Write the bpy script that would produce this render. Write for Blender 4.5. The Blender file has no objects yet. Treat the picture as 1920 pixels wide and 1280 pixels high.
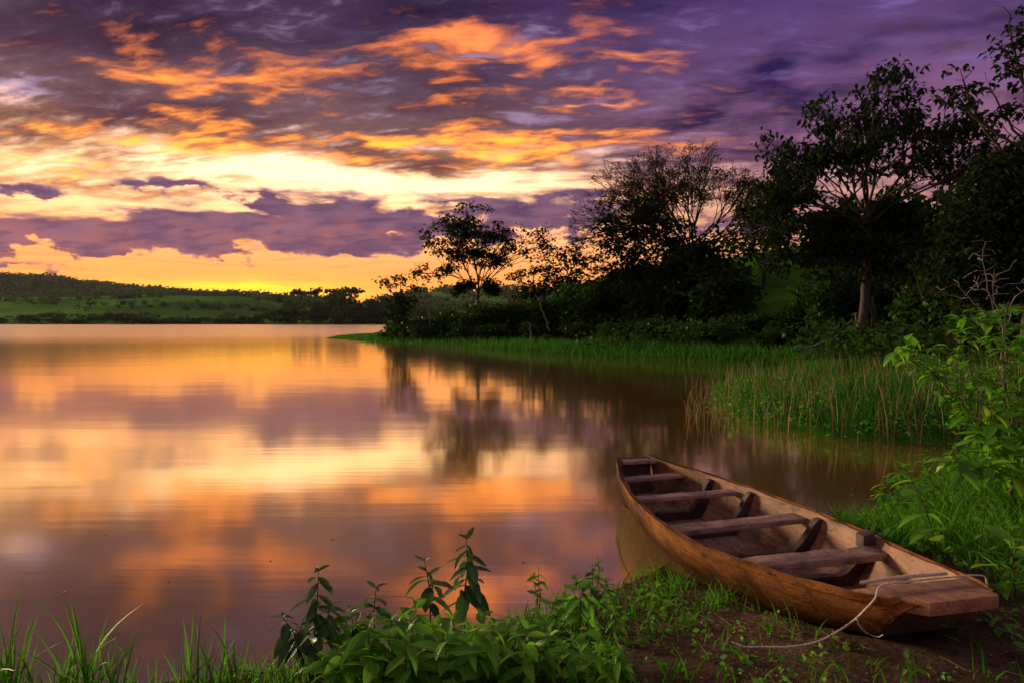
import bpy, bmesh, math, random
import numpy as np
from mathutils import Vector, Matrix, Quaternion

SC = bpy.context.scene
COL = SC.collection
R = math.radians

# ------------------------------------------------------------------ camera
F_PX, CX, CY, PITCH, CAM_H = 1200.0, 960.0, 640.0, math.atan(37.0 / 1200.0), 1.9
cam_data = bpy.data.cameras.new('camera')
cam_data.sensor_width = 36.0
cam_data.lens = 36.0 * F_PX / 1920.0
cam_data.clip_start = 0.05
cam_data.clip_end = 9000.0
cam = bpy.data.objects.new('camera', cam_data)
COL.objects.link(cam)
cam.location = (0, 0, CAM_H)
cam.rotation_euler = (math.pi / 2 - PITCH, 0, 0)
SC.camera = cam

# ------------------------------------------------------------------ colour and exposure
SC.view_settings.view_transform = 'Standard'
SC.view_settings.look = 'None'
SC.view_settings.exposure = 0.40
SC.view_settings.gamma = 1.0
SC.view_settings.use_curve_mapping = False
SC.cycles.max_bounces = 8
SC.cycles.diffuse_bounces = 3
SC.cycles.glossy_bounces = 3
SC.cycles.transmission_bounces = 4
SC.cycles.transparent_max_bounces = 6
SC.cycles.caustics_reflective = False
SC.cycles.caustics_refractive = False
SC.cycles.sample_clamp_indirect = 4.0


def lin(r, g, b, k=1.0):
    """an 8-bit display colour as linear RGB"""
    f = lambda c: (c / 12.92 if c <= 0.04045 else ((c + 0.055) / 1.055) ** 2.4)
    return tuple(f(c / 255.0) * k for c in (r, g, b))


# ------------------------------------------------------------------ node expressions
class X:
    """a float socket (or number) that can be used in arithmetic"""
    def __init__(s, nt, v): s.nt, s.v = nt, v
    def _op(s, op, *a):
        n = s.nt.nodes.new('ShaderNodeMath'); n.operation = op
        for i, q in enumerate((s,) + a):
            q = q.v if isinstance(q, X) else q
            if isinstance(q, (int, float)): n.inputs[i].default_value = float(q)
            else: s.nt.links.new(q, n.inputs[i])
        return X(s.nt, n.outputs[0])
    def __add__(s, o): return s._op('ADD', o)
    __radd__ = __add__
    def __sub__(s, o): return s._op('SUBTRACT', o)
    def __rsub__(s, o): return X(s.nt, o)._op('SUBTRACT', s)
    def __mul__(s, o): return s._op('MULTIPLY', o)
    __rmul__ = __mul__
    def __truediv__(s, o): return s._op('DIVIDE', o)
    def max(s, o): return s._op('MAXIMUM', o)
    def min(s, o): return s._op('MINIMUM', o)
    def pow(s, o): return s._op('POWER', o)
    def exp(s): return s._op('EXPONENT')
    def abs(s): return s._op('ABSOLUTE')
    def step(s, lo, hi):
        """smoothstep"""
        n = s.nt.nodes.new('ShaderNodeMapRange'); n.interpolation_type = 'SMOOTHSTEP'
        s.nt.links.new(s.v, n.inputs[0])
        for i, q in ((1, lo), (2, hi)):
            if isinstance(q, X): s.nt.links.new(q.v, n.inputs[i])
            else: n.inputs[i].default_value = q
        return X(s.nt, n.outputs[0])
    def ramp(s, lo, hi, a, b):
        n = s.nt.nodes.new('ShaderNodeMapRange')
        s.nt.links.new(s.v, n.inputs[0])
        for i, q in ((1, lo), (2, hi), (3, a), (4, b)): n.inputs[i].default_value = q
        return X(s.nt, n.outputs[0])


def combine(nt, x, y, z=0.0):
    n = nt.nodes.new('ShaderNodeCombineXYZ')
    for i, q in enumerate((x, y, z)):
        q = q.v if isinstance(q, X) else q
        if isinstance(q, (int, float)): n.inputs[i].default_value = q
        else: nt.links.new(q, n.inputs[i])
    return n.outputs[0]


def noise(nt, vec, scale, detail=4.0, rough=0.5, dist=0.0, colour=False, dim='3D'):
    n = nt.nodes.new('ShaderNodeTexNoise'); n.noise_dimensions = dim
    if vec is not None: nt.links.new(vec, n.inputs['Vector'])
    n.inputs['Scale'].default_value = scale
    n.inputs['Detail'].default_value = detail
    n.inputs['Roughness'].default_value = rough
    n.inputs['Distortion'].default_value = dist
    return n.outputs['Color'] if colour else X(nt, n.outputs['Fac'])


def split(nt, vec):
    n = nt.nodes.new('ShaderNodeSeparateXYZ'); nt.links.new(vec, n.inputs[0])
    return [X(nt, o) for o in n.outputs]


def mix(nt, fac, a, b, mode='MIX'):
    n = nt.nodes.new('ShaderNodeMix'); n.data_type = 'RGBA'; n.blend_type = mode
    n.clamp_factor = True
    for i, q in ((0, fac), (6, a), (7, b)):
        q = q.v if isinstance(q, X) else q
        if isinstance(q, (int, float)): n.inputs[i].default_value = q
        elif isinstance(q, tuple): n.inputs[i].default_value = (*q[:3], 1.0)
        else: nt.links.new(q, n.inputs[i])
    return n.outputs[2]


def cramp(nt, fac, stops, interp='LINEAR'):
    n = nt.nodes.new('ShaderNodeValToRGB'); nt.links.new(fac.v, n.inputs[0])
    e = n.color_ramp.elements; n.color_ramp.interpolation = interp
    while len(e) > 1: e.remove(e[-1])
    e[0].position, e[0].color = stops[0][0], (*stops[0][1], 1)
    for p, c in stops[1:]:
        q = e.new(p); q.color = (*c, 1)
    return n.outputs[0]


# ------------------------------------------------------------------ sun direction
SUN_AZ, SUN_EL = R(-50.0), R(8.0)          # azimuth clockwise from +Y

# ------------------------------------------------------------------ world: dusk sky with a broken cloud deck
def build_world():
    w = bpy.data.worlds.new('World'); SC.world = w; w.use_nodes = True
    nt = w.node_tree
    for n in list(nt.nodes): nt.nodes.remove(n)
    out = nt.nodes.new('ShaderNodeOutputWorld')
    bg = nt.nodes.new('ShaderNodeBackground')
    nt.links.new(bg.outputs[0], out.inputs[0])
    tc = nt.nodes.new('ShaderNodeTexCoord')
    dx, dy, dz = split(nt, tc.outputs['Generated'])
    at2 = nt.nodes.new('ShaderNodeMath'); at2.operation = 'ARCTAN2'
    nt.links.new(dx.v, at2.inputs[0]); nt.links.new(dy.v, at2.inputs[1])
    AZ = X(nt, at2.outputs[0]) * (180 / math.pi)
    EL = dz._op('ARCSINE') * (180 / math.pi)

    def ae(x, y):                       # picture position -> azimuth, elevation in degrees
        a, b = (x - CX) / F_PX, (603 - y) / F_PX
        return math.degrees(math.atan(a)), math.degrees(math.atan(b / math.hypot(1, a)))

    def blobs(vec, rows):
        """sum of soft elliptical banks, each at its own azimuth and elevation"""
        t = None
        for x, y, rx, ry, amp in rows:
            a, e = ae(x, y); a2, _ = ae(x + rx * 2, y); _, e2 = ae(x, y - ry * 2)
            sa, se = 1 / (a2 - a), 1 / (e2 - e)
            m = nt.nodes.new('ShaderNodeVectorMath'); m.operation = 'MULTIPLY_ADD'
            nt.links.new(vec, m.inputs[0])
            m.inputs[1].default_value = (sa, se, 0); m.inputs[2].default_value = (-a * sa, -e * se, 0)
            g = nt.nodes.new('ShaderNodeTexGradient'); g.gradient_type = 'SPHERICAL' if amp < 0 else 'QUADRATIC_SPHERE'
            nt.links.new(m.outputs[0], g.inputs[0])
            b = X(nt, g.outputs['Fac'])
            t = b * amp if t is None else b._op('MULTIPLY_ADD', amp, t)
        return t

    # turbulence that ravels every edge
    wx = noise(nt, combine(nt, AZ * 0.09, EL * 0.26), 1.0, 3, 0.5, dim='2D')
    fine = noise(nt, combine(nt, AZ * 0.24 + 40, EL * 0.95), 1.0, 4, 0.52, dim='2D')
    wob = combine(nt, AZ + (wx - 0.5) * 12.0 + (fine - 0.5) * 4.0, EL + (fine - 0.5) * 2.6 - (wx - 0.5) * 2.5)

    # clear air behind the clouds
    sky = nt.nodes.new('ShaderNodeTexSky'); sky.sky_type = 'NISHITA'
    sky.sun_disc = False; sky.sun_elevation = SUN_EL * 0.3; sky.sun_rotation = SUN_AZ
    sky.air_density = 1.6; sky.dust_density = 3.0; sky.ozone_density = 2.0
    e01 = (EL * (1 / 40.0)).min(1.0).max(0.0)
    warm = cramp(nt, e01, [(0.0, (1.0, .245, .032)), (0.045, (1.05, .31, .052)), (0.10, (1.05, .36, .082)),
                           (0.15, (1.1, .43, .14)), (0.22, (1.4, .68, .30)), (0.30, (1.9, 1.10, .58)),
                           (0.36, (1.75, .95, .56)), (0.48, lin(205, 180, 210, .75)), (0.65, lin(150, 132, 200, .7)),
                           (1.0, lin(96, 88, 160))])
    cool = cramp(nt, e01, [(0.0, lin(240, 160, 100, 0.78)), (0.12, lin(244, 172, 108, 0.78)), (0.20, lin(240, 176, 132, 0.78)),
                           (0.30, lin(232, 172, 150, 0.78)), (0.42, lin(176, 132, 178, 0.78)), (0.6, lin(128, 106, 182, 0.78)),
                           (1.0, lin(88, 80, 155, 0.78))])
    side = (AZ + 20.0).abs().step(14.0, 46.0)
    clear = mix(nt, 0.012, mix(nt, side, warm, cool), sky.outputs[0], 'ADD')
    glow = blobs(combine(nt, AZ, EL + (fine - .5) * 1.2), [(480, 548, 150, 17, 1.7), (470, 556, 320, 34, 0.6)])
    clear = mix(nt, glow.min(1.0) * 0.9, clear, (1.6, .78, .035))
    streak = noise(nt, combine(nt, AZ * 0.07, EL * 2.0), 1.0, 3, 0.6, dim='2D')
    clear = mix(nt, streak.step(0.44, 0.74) * (1 - EL.step(8.0, 15.0)) * 0.45, clear, lin(240, 138, 84))

    # high deck: a flat layer seen in perspective
    k = dz.max(0.0) + 0.17
    px, py = dx / k, dy / k
    h1 = noise(nt, combine(nt, px * 2.2 + (wx - .5) * .5, py * 4.3 + px * 0.5), 1.25, 6, 0.57, dim='2D')
    h2 = noise(nt, combine(nt, px * 3.8 + 7, py * 9.5 + px * 1.2 + (wx - .5) * 1.6), 1.35, 6, 0.58, dim='2D')
    edge = 10.2 - AZ.step(14.0, 34.0) * 3.0 + blobs(combine(nt, AZ + (fine - .5) * 6.0, EL + (wx - .5) * 1.5), [(545, 328, 150, 36, 14.0), (860, 352, 170, 24, 9.0), (240, 388, 240, 12, 6.0)])
    cover = ((EL - edge) * 0.24 + (h1 - 0.5) * 3.0 + (h2 - 0.5) * 2.6 + (wx - 0.5) * 1.2).step(-1.1, 1.1)

    # mauve-grey body, indigo where thick, violet on the side away from the sun
    CD = 0.56
    body = cramp(nt, e01, [(0.24, lin(216, 138, 84, CD)), (0.32, lin(186, 122, 88, CD)), (0.40, lin(146, 106, 106, CD)),
                           (0.50, lin(114, 86, 108, CD)), (0.60, lin(86, 62, 100, CD)), (0.72, lin(62, 42, 86, CD)), (1.0, lin(84, 62, 108, CD))])
    bodyc = cramp(nt, e01, [(0.22, lin(206, 146, 150, CD)), (0.36, lin(166, 114, 150, CD)), (0.50, lin(124, 86, 142, CD)),
                            (0.68, lin(84, 62, 130, CD)), (1.0, lin(94, 70, 134, CD))])
    side2 = AZ.step(-8.0, 26.0)
    body = mix(nt, side2, body, bodyc)
    thick = mix(nt, side2, mix(nt, e01.step(0.42, 0.6), lin(98, 62, 84, CD), lin(34, 22, 60, CD)), lin(46, 33, 88, CD))
    dark = (h1 - 0.5) * 4.0 + (h2 - 0.5) * 1.8 + 0.12 + blobs(wob, [
        (70, 70, 300, 70, .9), (400, 60, 250, 60, .7), (740, 16, 150, 26, .7), (230, 208, 360, 36, .6),
        (860, 185, 200, 40, .4), (1440, 140, 100, 40, 1.5), (1310, 228, 70, 28, 1.1), (1150, 288, 95, 24, 1.2), (1500, 225, 160, 40, .8)])
    deck = mix(nt, dark.step(-0.35, 1.3), body, thick)
    # thin places let pale violet air through
    gaps = (0.5 - h2) * 2.6 + (0.5 - h1) * 2.0 + blobs(wob, [(520, 268, 80, 16, .7), (880, 110, 150, 28, .7), (1010, 225, 100, 20, .6), (60, 172, 150, 16, .8)])
    deck = mix(nt, gaps.step(0.25, 1.1) * 0.7, deck, mix(nt, side2, lin(190, 160, 196, .7), lin(136, 110, 190, .66)))
    # undersides caught by the sun
    lit = blobs(wob, [(405, 158, 200, 28, 1.3), (620, 130, 230, 40, .7), (840, 62, 110, 24, 1.1), (960, 95, 220, 34, 1.2), (1180, 120, 220, 22, .7),
                      (1080, 186, 180, 16, 1.0), (60, 295, 240, 18, 1.4), (280, 265, 240, 22, 1.0), (720, 268, 290, 18, 1.2), (960, 280, 230, 26, 1.2),
                      (560, 303, 230, 16, .8), (120, 338, 220, 14, .8), (1290, 265, 170, 24, .5)])
    lit = (lit * 1.3 + (h2 - 0.5) * 2.9 + (h1 - 0.5) * 1.8 - 0.46) * (1.0 - AZ.step(12.0, 40.0) * 0.7)
    hot = cramp(nt, e01, [(0.28, (2.3, .86, .15)), (0.38, (2.1, .60, .055)), (0.5, (1.45, .37, .070)), (0.65, (.92, .23, .085)), (1.0, lin(206, 118, 100))])
    hot = mix(nt, AZ.step(2.0, 26.0), hot, lin(216, 142, 134, .75))
    hot = mix(nt, ((h2 - 0.5) * 3.5 + (fine - 0.5) * 2.5 + 0.45).min(1.0).max(0.0), mix(nt, 0.45, hot, lin(190, 96, 70)), hot)
    deck = mix(nt, lit.step(-0.25, 1.55) * 0.92, deck, hot)
    col = mix(nt, cover, clear, deck)

    # low cumulus bank with flat bases
    n_low = noise(nt, combine(nt, AZ * 0.26 + 20, EL * 0.55), 1.0, 5, 0.55, dim='2D')
    lowv = combine(nt, AZ + (wx - 0.5) * 5.0, EL + (n_low - 0.5) * 3.4)
    low = blobs(lowv, [(40, 440, 270, 26, 1.5), (300, 442, 240, 28, 1.5), (340, 402, 110, 18, 1.0),
                       (600, 398, 120, 36, 1.5), (560, 440, 230, 32, 1.4), (760, 432, 230, 26, 1.4), (860, 385, 150, 20, 1.2),
                       (1040, 408, 190, 32, 1.3), (350, 352, 95, 18, 1.6), (60, 357, 110, 12, 1.2), (1080, 366, 70, 13, 1.3), (490, 372, 36, 13, 1.0),
                       (30, 495, 140, 9, .8), (-300, 430, 420, 30, 1.3), (1450, 415, 420, 30, .9)])
    lowa = (low * 0.72 + ((n_low - 0.5) * 2.4 + (fine - 0.5) * 1.4) * (low * 2.5).min(1.0)).step(0.12, 0.62)
    lowc = mix(nt, (EL + (n_low - 0.5) * 8.0 + (fine - .5) * 3.0).step(4.6, 10.0), lin(176, 104, 112, 0.66), lin(100, 68, 114, 0.66))
    lowc = mix(nt, fine.step(0.36, 0.68) * 0.6, lowc, lin(150, 104, 134, 0.66))
    lowc = mix(nt, (h2 + n_low).step(0.92, 1.25) * 0.6, lowc, lin(84, 58, 104, 0.66))
    lowc = mix(nt, (1 - (low + (n_low - .5) * 2.2).step(0.3, 0.8)) * 0.55, lowc, lin(216, 160, 150, 0.66))
    col = mix(nt, lowa * 0.96, col, lowc)
    nt.links.new(col, bg.inputs[0])
    # the unseen dome: plainer deck, made paler and greyer to light the foreground
    r1 = noise(nt, combine(nt, px * 1.9, py * 2.6), 1.25, 3, 0.54, dim='2D')
    rest = mix(nt, r1.step(0.36, 0.66), mix(nt, side2, lin(180, 158, 172, 0.74), lin(160, 150, 182, 0.74)), mix(nt, side2, lin(112, 86, 102, 0.74), lin(104, 86, 118, 0.74)))
    rest = mix(nt, EL.step(4.0, 16.0), lin(236, 166, 116, 0.74), rest)
    bg2 = nt.nodes.new('ShaderNodeBackground'); nt.links.new(rest, bg2.inputs[0])
    msh = nt.nodes.new('ShaderNodeMixShader')
    win = (1 - AZ.abs().step(56.0, 70.0)) * (1 - EL.step(38.0, 50.0)) * EL.step(-3.0, -1.0)
    nt.links.new(win.v, msh.inputs[0]); nt.links.new(bg2.outputs[0], msh.inputs[1]); nt.links.new(bg.outputs[0], msh.inputs[2])
    nt.links.new(msh.outputs[0], out.inputs[0])
    w.cycles.sampling_method = 'MANUAL'
    w.cycles.sample_map_resolution = 512

build_world()

sun_data = bpy.data.lights.new('sun', 'SUN')
sun_data.energy = 3.8
sun_data.angle = R(12.0)
sun_data.color = (1.0, 0.80, 0.50)
sun = bpy.data.objects.new('sun', sun_data)
COL.objects.link(sun)
sun.rotation_euler = Vector((-math.sin(SUN_AZ) * math.cos(SUN_EL), -math.cos(SUN_AZ) * math.cos(SUN_EL), -math.sin(SUN_EL))).to_track_quat('-Z', 'Y').to_euler()

# ------------------------------------------------------------------ helpers
rng = np.random.default_rng(11)
random.seed(5)


def P(px, py, z=0.0):
    """world point on the level z that the photograph shows at px, py"""
    a, b = (px - CX) / F_PX, (CY - py) / F_PX
    d = np.array([a, math.cos(PITCH) + b * math.sin(PITCH), -math.sin(PITCH) + b * math.cos(PITCH)])
    return np.array([0, 0, CAM_H]) + d * ((z - CAM_H) / d[2])


def PD(px, py, depth):
    """world point seen at px, py that stands depth metres away along +Y"""
    a, b = (px - CX) / F_PX, (CY - py) / F_PX
    d = np.array([a, math.cos(PITCH) + b * math.sin(PITCH), -math.sin(PITCH) + b * math.cos(PITCH)])
    return np.array([0, 0, CAM_H]) + d * (depth / d[1])


def smooth(a, lo, hi):
    t = np.clip((np.asarray(a, float) - lo) / (hi - lo), 0, 1)
    return t * t * (3 - 2 * t)


def mesh_np(name, V, F, mat=None, attrs=None, smooth_shade=False):
    """a mesh from arrays; F is one array of faces or a list of arrays (3 or 4 wide)"""
    V = np.asarray(V, np.float32).reshape(-1, 3)
    FS = [np.asarray(f, np.int32) for f in (F if isinstance(F, list) else [F]) if len(f)]
    me = bpy.data.meshes.new(name)
    me.vertices.add(len(V)); me.vertices.foreach_set('co', V.ravel())
    loops = np.concatenate([f.ravel() for f in FS])
    tot = np.concatenate([np.full(len(f), f.shape[1], np.int32) for f in FS])
    start = np.concatenate([[0], np.cumsum(tot)[:-1]]).astype(np.int32)
    me.loops.add(len(loops)); me.loops.foreach_set('vertex_index', loops)
    me.polygons.add(len(tot))
    me.polygons.foreach_set('loop_start', start); me.polygons.foreach_set('loop_total', tot)
    if smooth_shade: me.polygons.foreach_set('use_smooth', np.ones(len(tot), bool))
    me.update(calc_edges=True)
    for k, a in (attrs or {}).items():
        at = me.attributes.new(k, 'FLOAT', 'POINT'); at.data.foreach_set('value', np.asarray(a, np.float32))
    if mat is not None: me.materials.append(mat)
    return me


def tag(o, label=None, cat=None, group=None, kind=None):
    if label: o['label'] = label
    if cat: o['category'] = cat
    if group: o['group'] = group
    if kind: o['kind'] = kind
    return o


def obj(name, me, parent=None, loc=None):
    o = bpy.data.objects.new(name, me); COL.objects.link(o)
    if parent is not None: o.parent = parent
    if loc is not None: o.location = loc
    return o


def empty(name, loc, rz=0.0):
    o = bpy.data.objects.new(name, None); COL.objects.link(o)
    o.empty_display_size = 0.1
    o.location = loc; o.rotation_euler = (0, 0, rz)
    return o


def unit(a): return a / np.maximum(np.linalg.norm(a, axis=-1, keepdims=True), 1e-9)


LEAF_T = np.array([[0, 0, 0], [-.5, .42, .10], [0, 1, -.12], [.5, .42, .10]], float)      # folded rhomb
LEAF_F = np.array([[0, 2, 1], [0, 3, 2]])
# broader leaf with a bent midrib
_r = [(0, .02, 0), (.16, .34, .05), (.40, .5, .07), (.68, .36, .03), (1.0, .0, -.12)]
LEAF5_T = np.array([p for y, w, z in _r[:-1] for p in ((-w, y, z + .05 * (w > .1)), (0, y, z - .02), (w, y, z + .05 * (w > .1)))] + [(0, 1, -.14)], float)
LEAF5_F = [np.array([[3 * i + a, 3 * i + a + 1, 3 * i + a + 4, 3 * i + a + 3] for i in range(3) for a in (0, 1)]), np.array([[9, 10, 12], [10, 11, 12]])]


def leaves(pos, dirs, size, width=0.5, flat=0.7, tmpl=LEAF_T, faces=LEAF_F, r=None):
    """many copies of a leaf template: base at pos, running along dirs; flat = how much faces look up"""
    r = r or rng
    n = len(pos); dirs = unit(np.asarray(dirs, float))
    ref = unit(np.array([0, 0, 1.0]) * flat + r.normal(0, 1, (n, 3)) * (1 - flat) * 0.8 + 1e-6)
    Xv = unit(np.cross(dirs, ref)); Nv = np.cross(Xv, dirs)
    s = np.broadcast_to(np.asarray(size, float), (n,))[:, None, None]
    T = tmpl[None]
    V = pos[:, None, :] + s * (T[..., 0:1] * (2 * width) * Xv[:, None] + T[..., 1:2] * dirs[:, None] + T[..., 2:3] * Nv[:, None])
    k = len(tmpl)
    FS = faces if isinstance(faces, list) else [faces]
    F = [(f[None] + (np.arange(n) * k)[:, None, None]).reshape(-1, f.shape[1]) for f in FS]
    rnd = np.repeat(r.random(n), k)
    return V.reshape(-1, 3), F, rnd


def blades(pos, h, lean, bend, width, r=None, segs=(0, .38, .72, 1.0)):
    """tapering grass blades; lean is a horizontal vector per blade, bend how far the tip goes"""
    r = r or rng
    n = len(pos)
    h = np.broadcast_to(h, (n,)); width = np.broadcast_to(width, (n,)); bend = np.broadcast_to(bend, (n,))
    a = r.uniform(0, 2 * math.pi, n)
    side = np.stack([np.cos(a), np.sin(a), np.zeros(n)], 1)
    rows = []
    for t in segs:
        c = pos + np.array([0, 0, 1.0]) * (h * (t - 0.35 * bend * t ** 2.2))[:, None] + lean * (h * bend * t ** 1.8)[:, None]
        w = width * (0.75 + .5 * t if t < .4 else 1.25 * (1 - t) ** .7) * .5
        rows += [c - side * w[:, None], c + side * w[:, None]] if t < 1 else [c]
    V = np.stack(rows, 1); k = V.shape[1]
    b = (np.arange(n) * k)[:, None, None]
    q = np.array([[2 * i, 2 * i + 1, 2 * i + 3, 2 * i + 2] for i in range(len(segs) - 2)])
    tr = np.array([[k - 3, k - 2, k - 1]])
    return V.reshape(-1, 3), [(q[None] + b).reshape(-1, 4), (tr[None] + b).reshape(-1, 3)], np.repeat(r.random(n), k)


def merge(parts):
    """several (V, [F...], rnd) into one"""
    Vs, F3, F4, Rs, o = [], [], [], [], 0
    for V, F, rd in parts:
        Vs.append(V); Rs.append(rd)
        for f in F: (F4 if f.shape[1] == 4 else F3).append(f + o)
        o += len(V)
    F = [np.concatenate(x) for x in (F3, F4) if x]
    return np.concatenate(Vs), F, np.concatenate(Rs)


def tube(points, radii, sides=6, cap=True):
    """a tapering tube through points: V, [quads], rnd"""
    pts = np.asarray(points, float); n = len(pts)
    rad = np.broadcast_to(np.asarray(radii, float), (n,))
    tan = unit(np.gradient(pts, axis=0))
    ref = np.array([0.0, 0, 1]) if abs(tan[0][2]) < .9 else np.array([1.0, 0, 0])
    V = np.zeros((n, sides, 3)); u = unit(np.cross(tan[0], ref))
    ang = np.arange(sides) * 2 * math.pi / sides
    for i in range(n):
        u = unit(u - tan[i] * np.dot(u, tan[i])); v = np.cross(tan[i], u)
        V[i] = pts[i] + rad[i] * (np.cos(ang)[:, None] * u + np.sin(ang)[:, None] * v)
    i, j = np.meshgrid(np.arange(n - 1), np.arange(sides), indexing='ij'); j2 = (j + 1) % sides
    F = np.stack([i * sides + j, i * sides + j2, (i + 1) * sides + j2, (i + 1) * sides + j], -1).reshape(-1, 4)
    return V.reshape(-1, 3), [F], np.full(n * sides, random.random())


# ------------------------------------------------------------------ materials
def new_mat(name):
    m = bpy.data.materials.new(name); m.use_nodes = True
    nt = m.node_tree
    return m, nt, nt.nodes['Principled BSDF'], nt.nodes['Material Output']


def attr(nt, name):
    n = nt.nodes.new('ShaderNodeAttribute'); n.attribute_name = name
    return X(nt, n.outputs['Fac'])


def coords(nt, kind='Object'):
    n = nt.nodes.new('ShaderNodeTexCoord'); return n.outputs[kind]


def scaled(nt, vec, s):
    n = nt.nodes.new('ShaderNodeVectorMath'); n.operation = 'MULTIPLY'
    nt.links.new(vec, n.inputs[0]); n.inputs[1].default_value = s
    return n.outputs[0]


def bump(nt, bsdf, height, strength=0.4, dist=0.02):
    b = nt.nodes.new('ShaderNodeBump'); b.inputs['Strength'].default_value = strength
    b.inputs['Distance'].default_value = dist
    nt.links.new(height.v, b.inputs['Height']); nt.links.new(b.outputs[0], bsdf.inputs['Normal'])


def leaf_mat(name, c1, c2, c3=None, trans=0.35, rough=0.45, per_object=False, spec=0.22):
    """leaf: colour varies from leaf to leaf; light shines through it"""
    m, nt, p, out = new_mat(name)
    if per_object:
        oi = nt.nodes.new('ShaderNodeObjectInfo'); r = X(nt, oi.outputs['Random'])
    else:
        r = attr(nt, 'rnd')
    col = mix(nt, r, c1, c2)
    if c3 is not None: col = mix(nt, r.step(0.90, 0.97), col, c3)
    n = noise(nt, coords(nt), 14.0 if not per_object else 30.0, 2)
    col = mix(nt, n.ramp(.3, .7, 0, 1) * 0.35, col, tuple(x * .55 for x in c1))
    if per_object:                                       # midrib and side veins
        lx, ly, lz = split(nt, coords(nt))
        ax = lx.abs()
        vein = ((ly * 1.0 - ax * .9) * 62.0)._op('SINE')
        vv = vein.step(.55, 1.0) * .2
        rib = 1 - ax.step(.006, .022)
        col = mix(nt, (vv.max(rib)) * .45, col, tuple(min(1, q * 1.9) for q in c2))
        edge = noise(nt, coords(nt), 7.0, 3, .6)
        col = mix(nt, (edge + ax * .8).step(.66, .80) * .6, col, (.16, .12, .03))
        bump(nt, p, vein * .3 + rib * -.6, .10, .02)
    nt.links.new(col, p.inputs['Base Color'])
    p.inputs['Roughness'].default_value = rough
    p.inputs['Specular IOR Level'].default_value = spec
    t = nt.nodes.new('ShaderNodeBsdfTranslucent')
    nt.links.new(mix(nt, 0.5, col, tuple(min(1, x * 1.9) for x in c2)), t.inputs[0])
    ms = nt.nodes.new('ShaderNodeMixShader'); ms.inputs[0].default_value = trans
    nt.links.new(p.outputs[0], ms.inputs[1]); nt.links.new(t.outputs[0], ms.inputs[2])
    nt.links.new(ms.outputs[0], out.inputs[0])
    return m


M = {}
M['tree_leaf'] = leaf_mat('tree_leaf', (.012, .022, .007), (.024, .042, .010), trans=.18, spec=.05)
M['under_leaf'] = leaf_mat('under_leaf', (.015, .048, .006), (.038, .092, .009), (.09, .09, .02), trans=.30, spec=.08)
M['far_leaf'] = leaf_mat('far_leaf', (.035, .060, .022), (.060, .095, .032), trans=.25, spec=.0)
M['weed_leaf'] = leaf_mat('weed_leaf', (.055, .190, .012), (.150, .370, .020), (.30, .40, .03), trans=.42, rough=.38, per_object=True)
M['weed_leaf_bulk'] = leaf_mat('weed_leaf_bulk', (.055, .190, .012), (.150, .370, .020), (.30, .40, .03), trans=.42, rough=.38)
M['dusky_leaf'] = leaf_mat('dusky_leaf', (.028, .075, .016), (.050, .110, .022), trans=.30, rough=.4, per_object=True)
M['grass'] = leaf_mat('grass', (.026, .130, .005), (.070, .225, .008), (.24, .20, .05), trans=.40, rough=.6, spec=.06)
M['grass_blade'] = leaf_mat('grass_blade', (.045, .150, .012), (.095, .240, .018), trans=.36, rough=.45, per_object=True)
M['marsh'] = leaf_mat('marsh', (.014, .085, .008), (.042, .160, .012), (.16, .15, .03), trans=.36, rough=.6, spec=.06)
M['dry_stalk'] = leaf_mat('dry_stalk', (.20, .12, .05), (.34, .23, .11), trans=.2, rough=.7)


def bark_mat(name, c1, c2):
    m, nt, p, out = new_mat(name)
    v = coords(nt)
    n = noise(nt, scaled(nt, v, (5, 5, 1.2)), 2.0, 5, .6)
    nt.links.new(mix(nt, n.ramp(.3, .7, 0, 1), c1, c2), p.inputs['Base Color'])
    p.inputs['Roughness'].default_value = .9; p.inputs['Specular IOR Level'].default_value = .15
    bump(nt, p, n, .6, .05)
    return m


M['bark'] = bark_mat('bark', (.040, .030, .022), (.085, .065, .05))
M['pale_bark'] = bark_mat('pale_bark', (.030, .022, .020), (.10, .076, .072))
M['grey_twig'] = bark_mat('grey_twig', (.14, .105, .095), (.30, .24, .22))
M['twig'] = bark_mat('twig', (.09, .06, .035), (.17, .12, .07))
M['stem'] = bark_mat('stem', (.045, .055, .018), (.075, .060, .025))


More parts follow.
